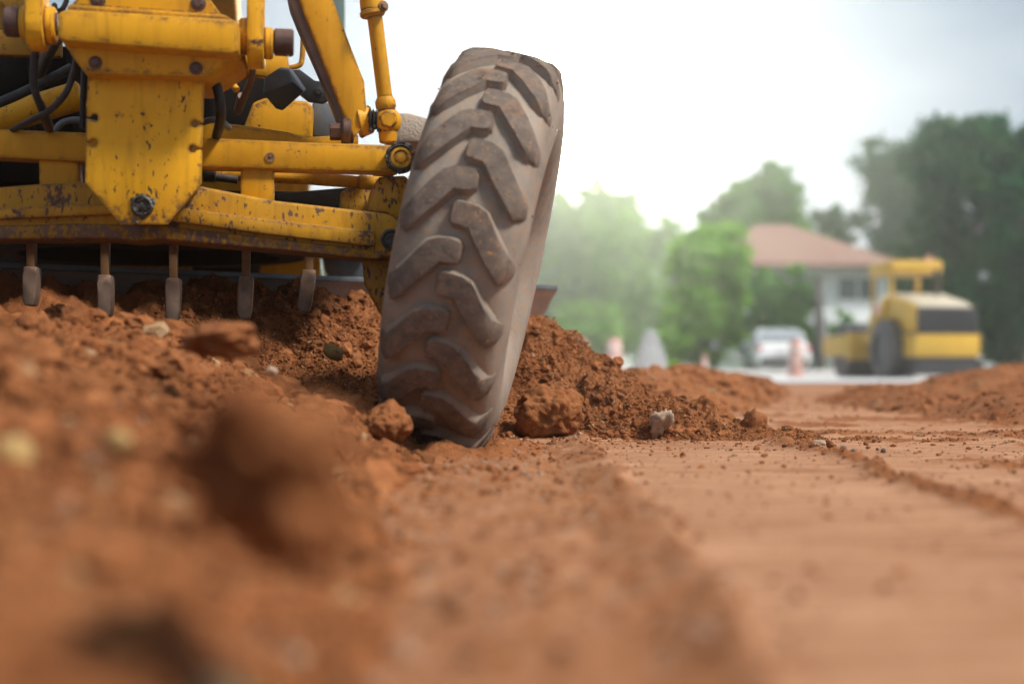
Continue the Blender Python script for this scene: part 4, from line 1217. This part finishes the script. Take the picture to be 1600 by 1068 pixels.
# ---------------------------------------------------------------- traffic drums, cones, board
ORG = simple_mat("haze_paled_red_plastic", (0.55, 0.27, 0.23), (0.60, 0.34, 0.29), 3, 0.5, bstr=0)  # pale tint puts the haze into the plastic's colour
REFL = simple_mat("muted_reflective_band", (0.60, 0.50, 0.47), (0.66, 0.56, 0.52), 3, 0.4, bstr=0)  # white toned down to go with the pale drums
def drum(label, u, Y, hgt, r):
    t = empty("traffic_drum", (P(u, 575, Y).x, Y, .03)); tag(t, label, "traffic drum", "traffic drums along the road")
    b = MB(); b.lathe([(0, r * 1.25), (.05, r * 1.25), (.06, r), (hgt * .5, r * .92), (hgt * .93, r * .82), (hgt, r * .6)], (0, 0, 0), UP, 20); b.build("drum_body", ORG, t)
    for z in (.35, .68):
        b = MB(); b.lathe([(0, r * (1.0 - .16 * z)), (hgt * .13, r * (.985 - .16 * z))], (0, 0, hgt * z), UP, 20, close=False); b.build("band", REFL, t)
    b = MB(); b.box((0, 0, hgt + .03), (.05, .02, .04), bev=.01); b.build("handle", CBLK, t)
drum("pinkish red drum in front of the white car", 1243, 40, 1.05, .20)
drum("pale pink drum between the tyre and the white board", 960, 42.5, 1.15, .24)
drum("faintest pink drum nearest the soil heap's slope", 908, 42.5, 1.1, .24)
t = empty("traffic_cone", (P(1101, 575, 41).x, 41, .03)); tag(t, "small orange cone on the road between the white board and the car", "traffic cone")
b = MB(); b.box((0, 0, .02), (.2, .2, .02), bev=.005); b.lathe([(.04, .15), (.62, .035), (.66, .02)], (0, 0, 0), UP, 18); b.build("cone_body", ORG, t)
b = MB(); b.lathe([(0, .112), (.14, .084)], (0, 0, .26), UP, 18, close=False); b.build("band", REFL, t)
sg = empty("folding_board", (P(1017, 575, 42.8).x, 42.8, .03)); tag(sg, "greyish white folding board with a pointed top beside the pale bush", "board")
for s in (-1, 1):
    b = MB(); b.prism([(-.48, s * .35, 0), (.48, s * .35, 0), (.42, s * .2, .6), (.14, s * .05, 1.4), (-.14, s * .05, 1.4), (-.42, s * .2, .6)], (0, s * .03, 0), .004); b.build("panel", GW, sg)
b = MB(); b.cyl((-.14, 0, 1.37), (.14, 0, 1.37), .025); b.build("hinge", CBLK, sg)

# ---------------------------------------------------------------- road roller
RY = simple_mat("roller_yellow", (0.60, 0.36, 0.03), (0.52, 0.30, 0.025), 2, 0.45, bstr=0)
RP = simple_mat("roller_lit_hood", (0.44, 0.38, 0.28), (0.52, 0.46, 0.36), 2, 0.5, bstr=0)  # pale colour paints the light falling on the hood's top
RB = simple_mat("roller_black", (0.014, 0.016, 0.022), (0.03, 0.032, 0.04), 2, 0.6, bstr=0)
RD = simple_mat("roller_drum_steel", (0.06, 0.06, 0.07), (0.11, 0.11, 0.12), 3, 0.5, 0.5, bstr=0)
ro = empty("road_roller", (10.05, 36.2, 0.0), (0, 0, R(7))); tag(ro, "yellow road roller with canopy and black rear grille parked behind the soil heap", "road roller")
b = MB()
b.prism([(-.8, -2.45, .55), (-.8, -2.5, 1.08), (-.8, -2.0, 1.08), (-.8, -.3, 1.2), (-.8, -.3, .55)], (1.6, 0, 0), .03)
b.build("rear_body", RY, ro)
b = MB(); b.prism([(-.76, -2.3, 1.15), (-.76, -2.38, 1.70), (-.76, -1.9, 1.86), (-.76, -.5, 2.12), (-.76, -.35, 1.15)], (1.52, 0, 0), .05); hd = b.build("hood", RY, ro)
b = MB(); b.prism([(-.66, -2.36, 1.735), (.66, -2.36, 1.735), (.66, -1.9, 1.885), (.66, -.6, 2.13), (-.66, -.6, 2.13), (-.66, -1.9, 1.885)], (0, 0, .012), .003); b.build("lit_top_panel", RP, hd)  # separate pale panel carries the hood's lit top
b = MB(); b.prism([(-.72, -2.44, 1.1), (.72, -2.44, 1.1), (.74, -2.49, 1.72), (-.74, -2.49, 1.72)], (0, .1, 0), .01)
for k in range(6): b.box((0, -2.485, 1.2 + k * .08), (.66, .012, .012), bev=0)
b.build("grille", RB, ro)
b = MB(); b.prism([(-.86, -.45, .55), (-.86, -.62, 2.05), (-.86, -.42, 2.05), (-.86, -.22, .55)], (.12, 0, 0), .02); b.prism([(.74, -.45, .55), (.74, -.62, 2.05), (.74, -.42, 2.05), (.74, -.22, .55)], (.12, 0, 0), .02); b.build("side_frame", RY, ro)
b = MB(); b.box((0, .35, 1.05), (.8, .75, .12), bev=.02); b.box((-.55, .7, 1.35), (.1, .25, .3), bev=.03); b.build("platform", RY, ro)
b = MB(); b.box((0, .15, 1.5), (.25, .24, .1), bev=.04); b.box((0, -.08, 1.85), (.24, .07, .34), bev=.04); b.build("seat", RB, ro)
b = MB(); b.cyl((0, 1.0, 1.1), (0, .8, 1.75), .04); b.lathe([(-.02, .17), (0, .19), (.02, .17)], (0, .8, 1.77), (0, -.4, 1), 20, close=False); b.build("steering_wheel", RB, ro)
for sx in (-.56, .64):
    for sy in (-.38, .85):
        b = MB(); b.box((sx, sy, 1.9), (.045, .045, .78), bev=.01); b.build("canopy_post", RY, ro)
b = MB(); b.box((.04, .22, 2.82), (.68, .78, .17), bev=.07); b.build("canopy", RY, ro)
b = MB(); b.cyl((.4, -.9, 2.0), (.4, -.9, 2.75), .06); b.build("exhaust_pipe", RB, ro)
b = MB(); b.cyl((.5, -.2, 2.98), (.5, -.2, 3.14), .07); b.build("beacon", ORG, ro)
b = MB(); b.box((-.78, -.2, 1.75), (.14, .12, .12), bev=.03); b.build("side_lamp", ORG, ro)
for s in (-1, 1):
    b = MB()
    b.lathe([(-.26, .38), (-.26, .62), (-.2, .73), (.2, .73), (.26, .62), (.26, .38)], (s * .88, -1.0, .73), (1, 0, 0), 32, close=False)
    for k in range(16):
        a = k * math.pi / 8
        for t_ in (-1, 1): b.box((s * .88 + .11 * t_, -1.0 + .735 * math.cos(a + .2 * t_), .73 + .735 * math.sin(a + .2 * t_)), (.11, .04, .03), (Vector((1, 0, 0)), Vector((0, -math.sin(a), math.cos(a))), Vector((0, math.cos(a), math.sin(a)))), 0)
    wv_ = b.build("wheel", RD, ro)
    b = MB(); b.lathe([(-.18, .38), (.18, .38)], (s * .88, -1.0, .73), (1, 0, 0), 24); b.build("rim", RD, wv_)
b = MB(); b.cyl((-1.0, 2.05, .75), (1.0, 2.05, .75), .75, n=40, bev=.03); b.build("drum", RD, ro)
b = MB()
for s in (-1, 1): b.prism([(s * 1.03, 1.2, .6), (s * 1.03, 1.2, 1.15), (s * 1.03, 2.9, 1.15), (s * 1.03, 3.0, .6)], (s * .14, 0, 0), .02)
b.box((0, 1.15, .85), (1.15, .14, .36), bev=.03); b.box((0, 2.95, .88), (1.15, .1, .28), bev=.03); b.box((0, .85, .8), (.35, .35, .2), bev=.03)
b.build("drum_frame", RY, ro)
b = MB(); b.box((0, -1.25, .34), (.76, 1.15, .22), bev=.02); b.box((0, 1.0, .5), (.5, .9, .2), bev=.02); b.build("chassis", RB, ro)

# ---------------------------------------------------------------- haze
HZ, nt, bs, out = new_mat("haze_air")
nt.nodes.remove(bs)
pv = nd(nt, "ShaderNodeVolumePrincipled")
pv.inputs['Color'].default_value = (0.96, 1.0, 0.98, 1)
pv.inputs['Density'].default_value = 0.0021
pv.inputs['Anisotropy'].default_value = 0.86
nt.links.new(pv.outputs[0], out.inputs['Volume'])
bm = bmesh.new(); bmesh.ops.create_cube(bm, size=1)
me = bpy.data.meshes.new("haze"); bm.to_mesh(me); bm.free()
hz = mesh_obj("haze", me, HZ); tag(hz, kind="stuff")
hz.scale = (1000, 480, 19.2); hz.location = (0, 200, 8.4)
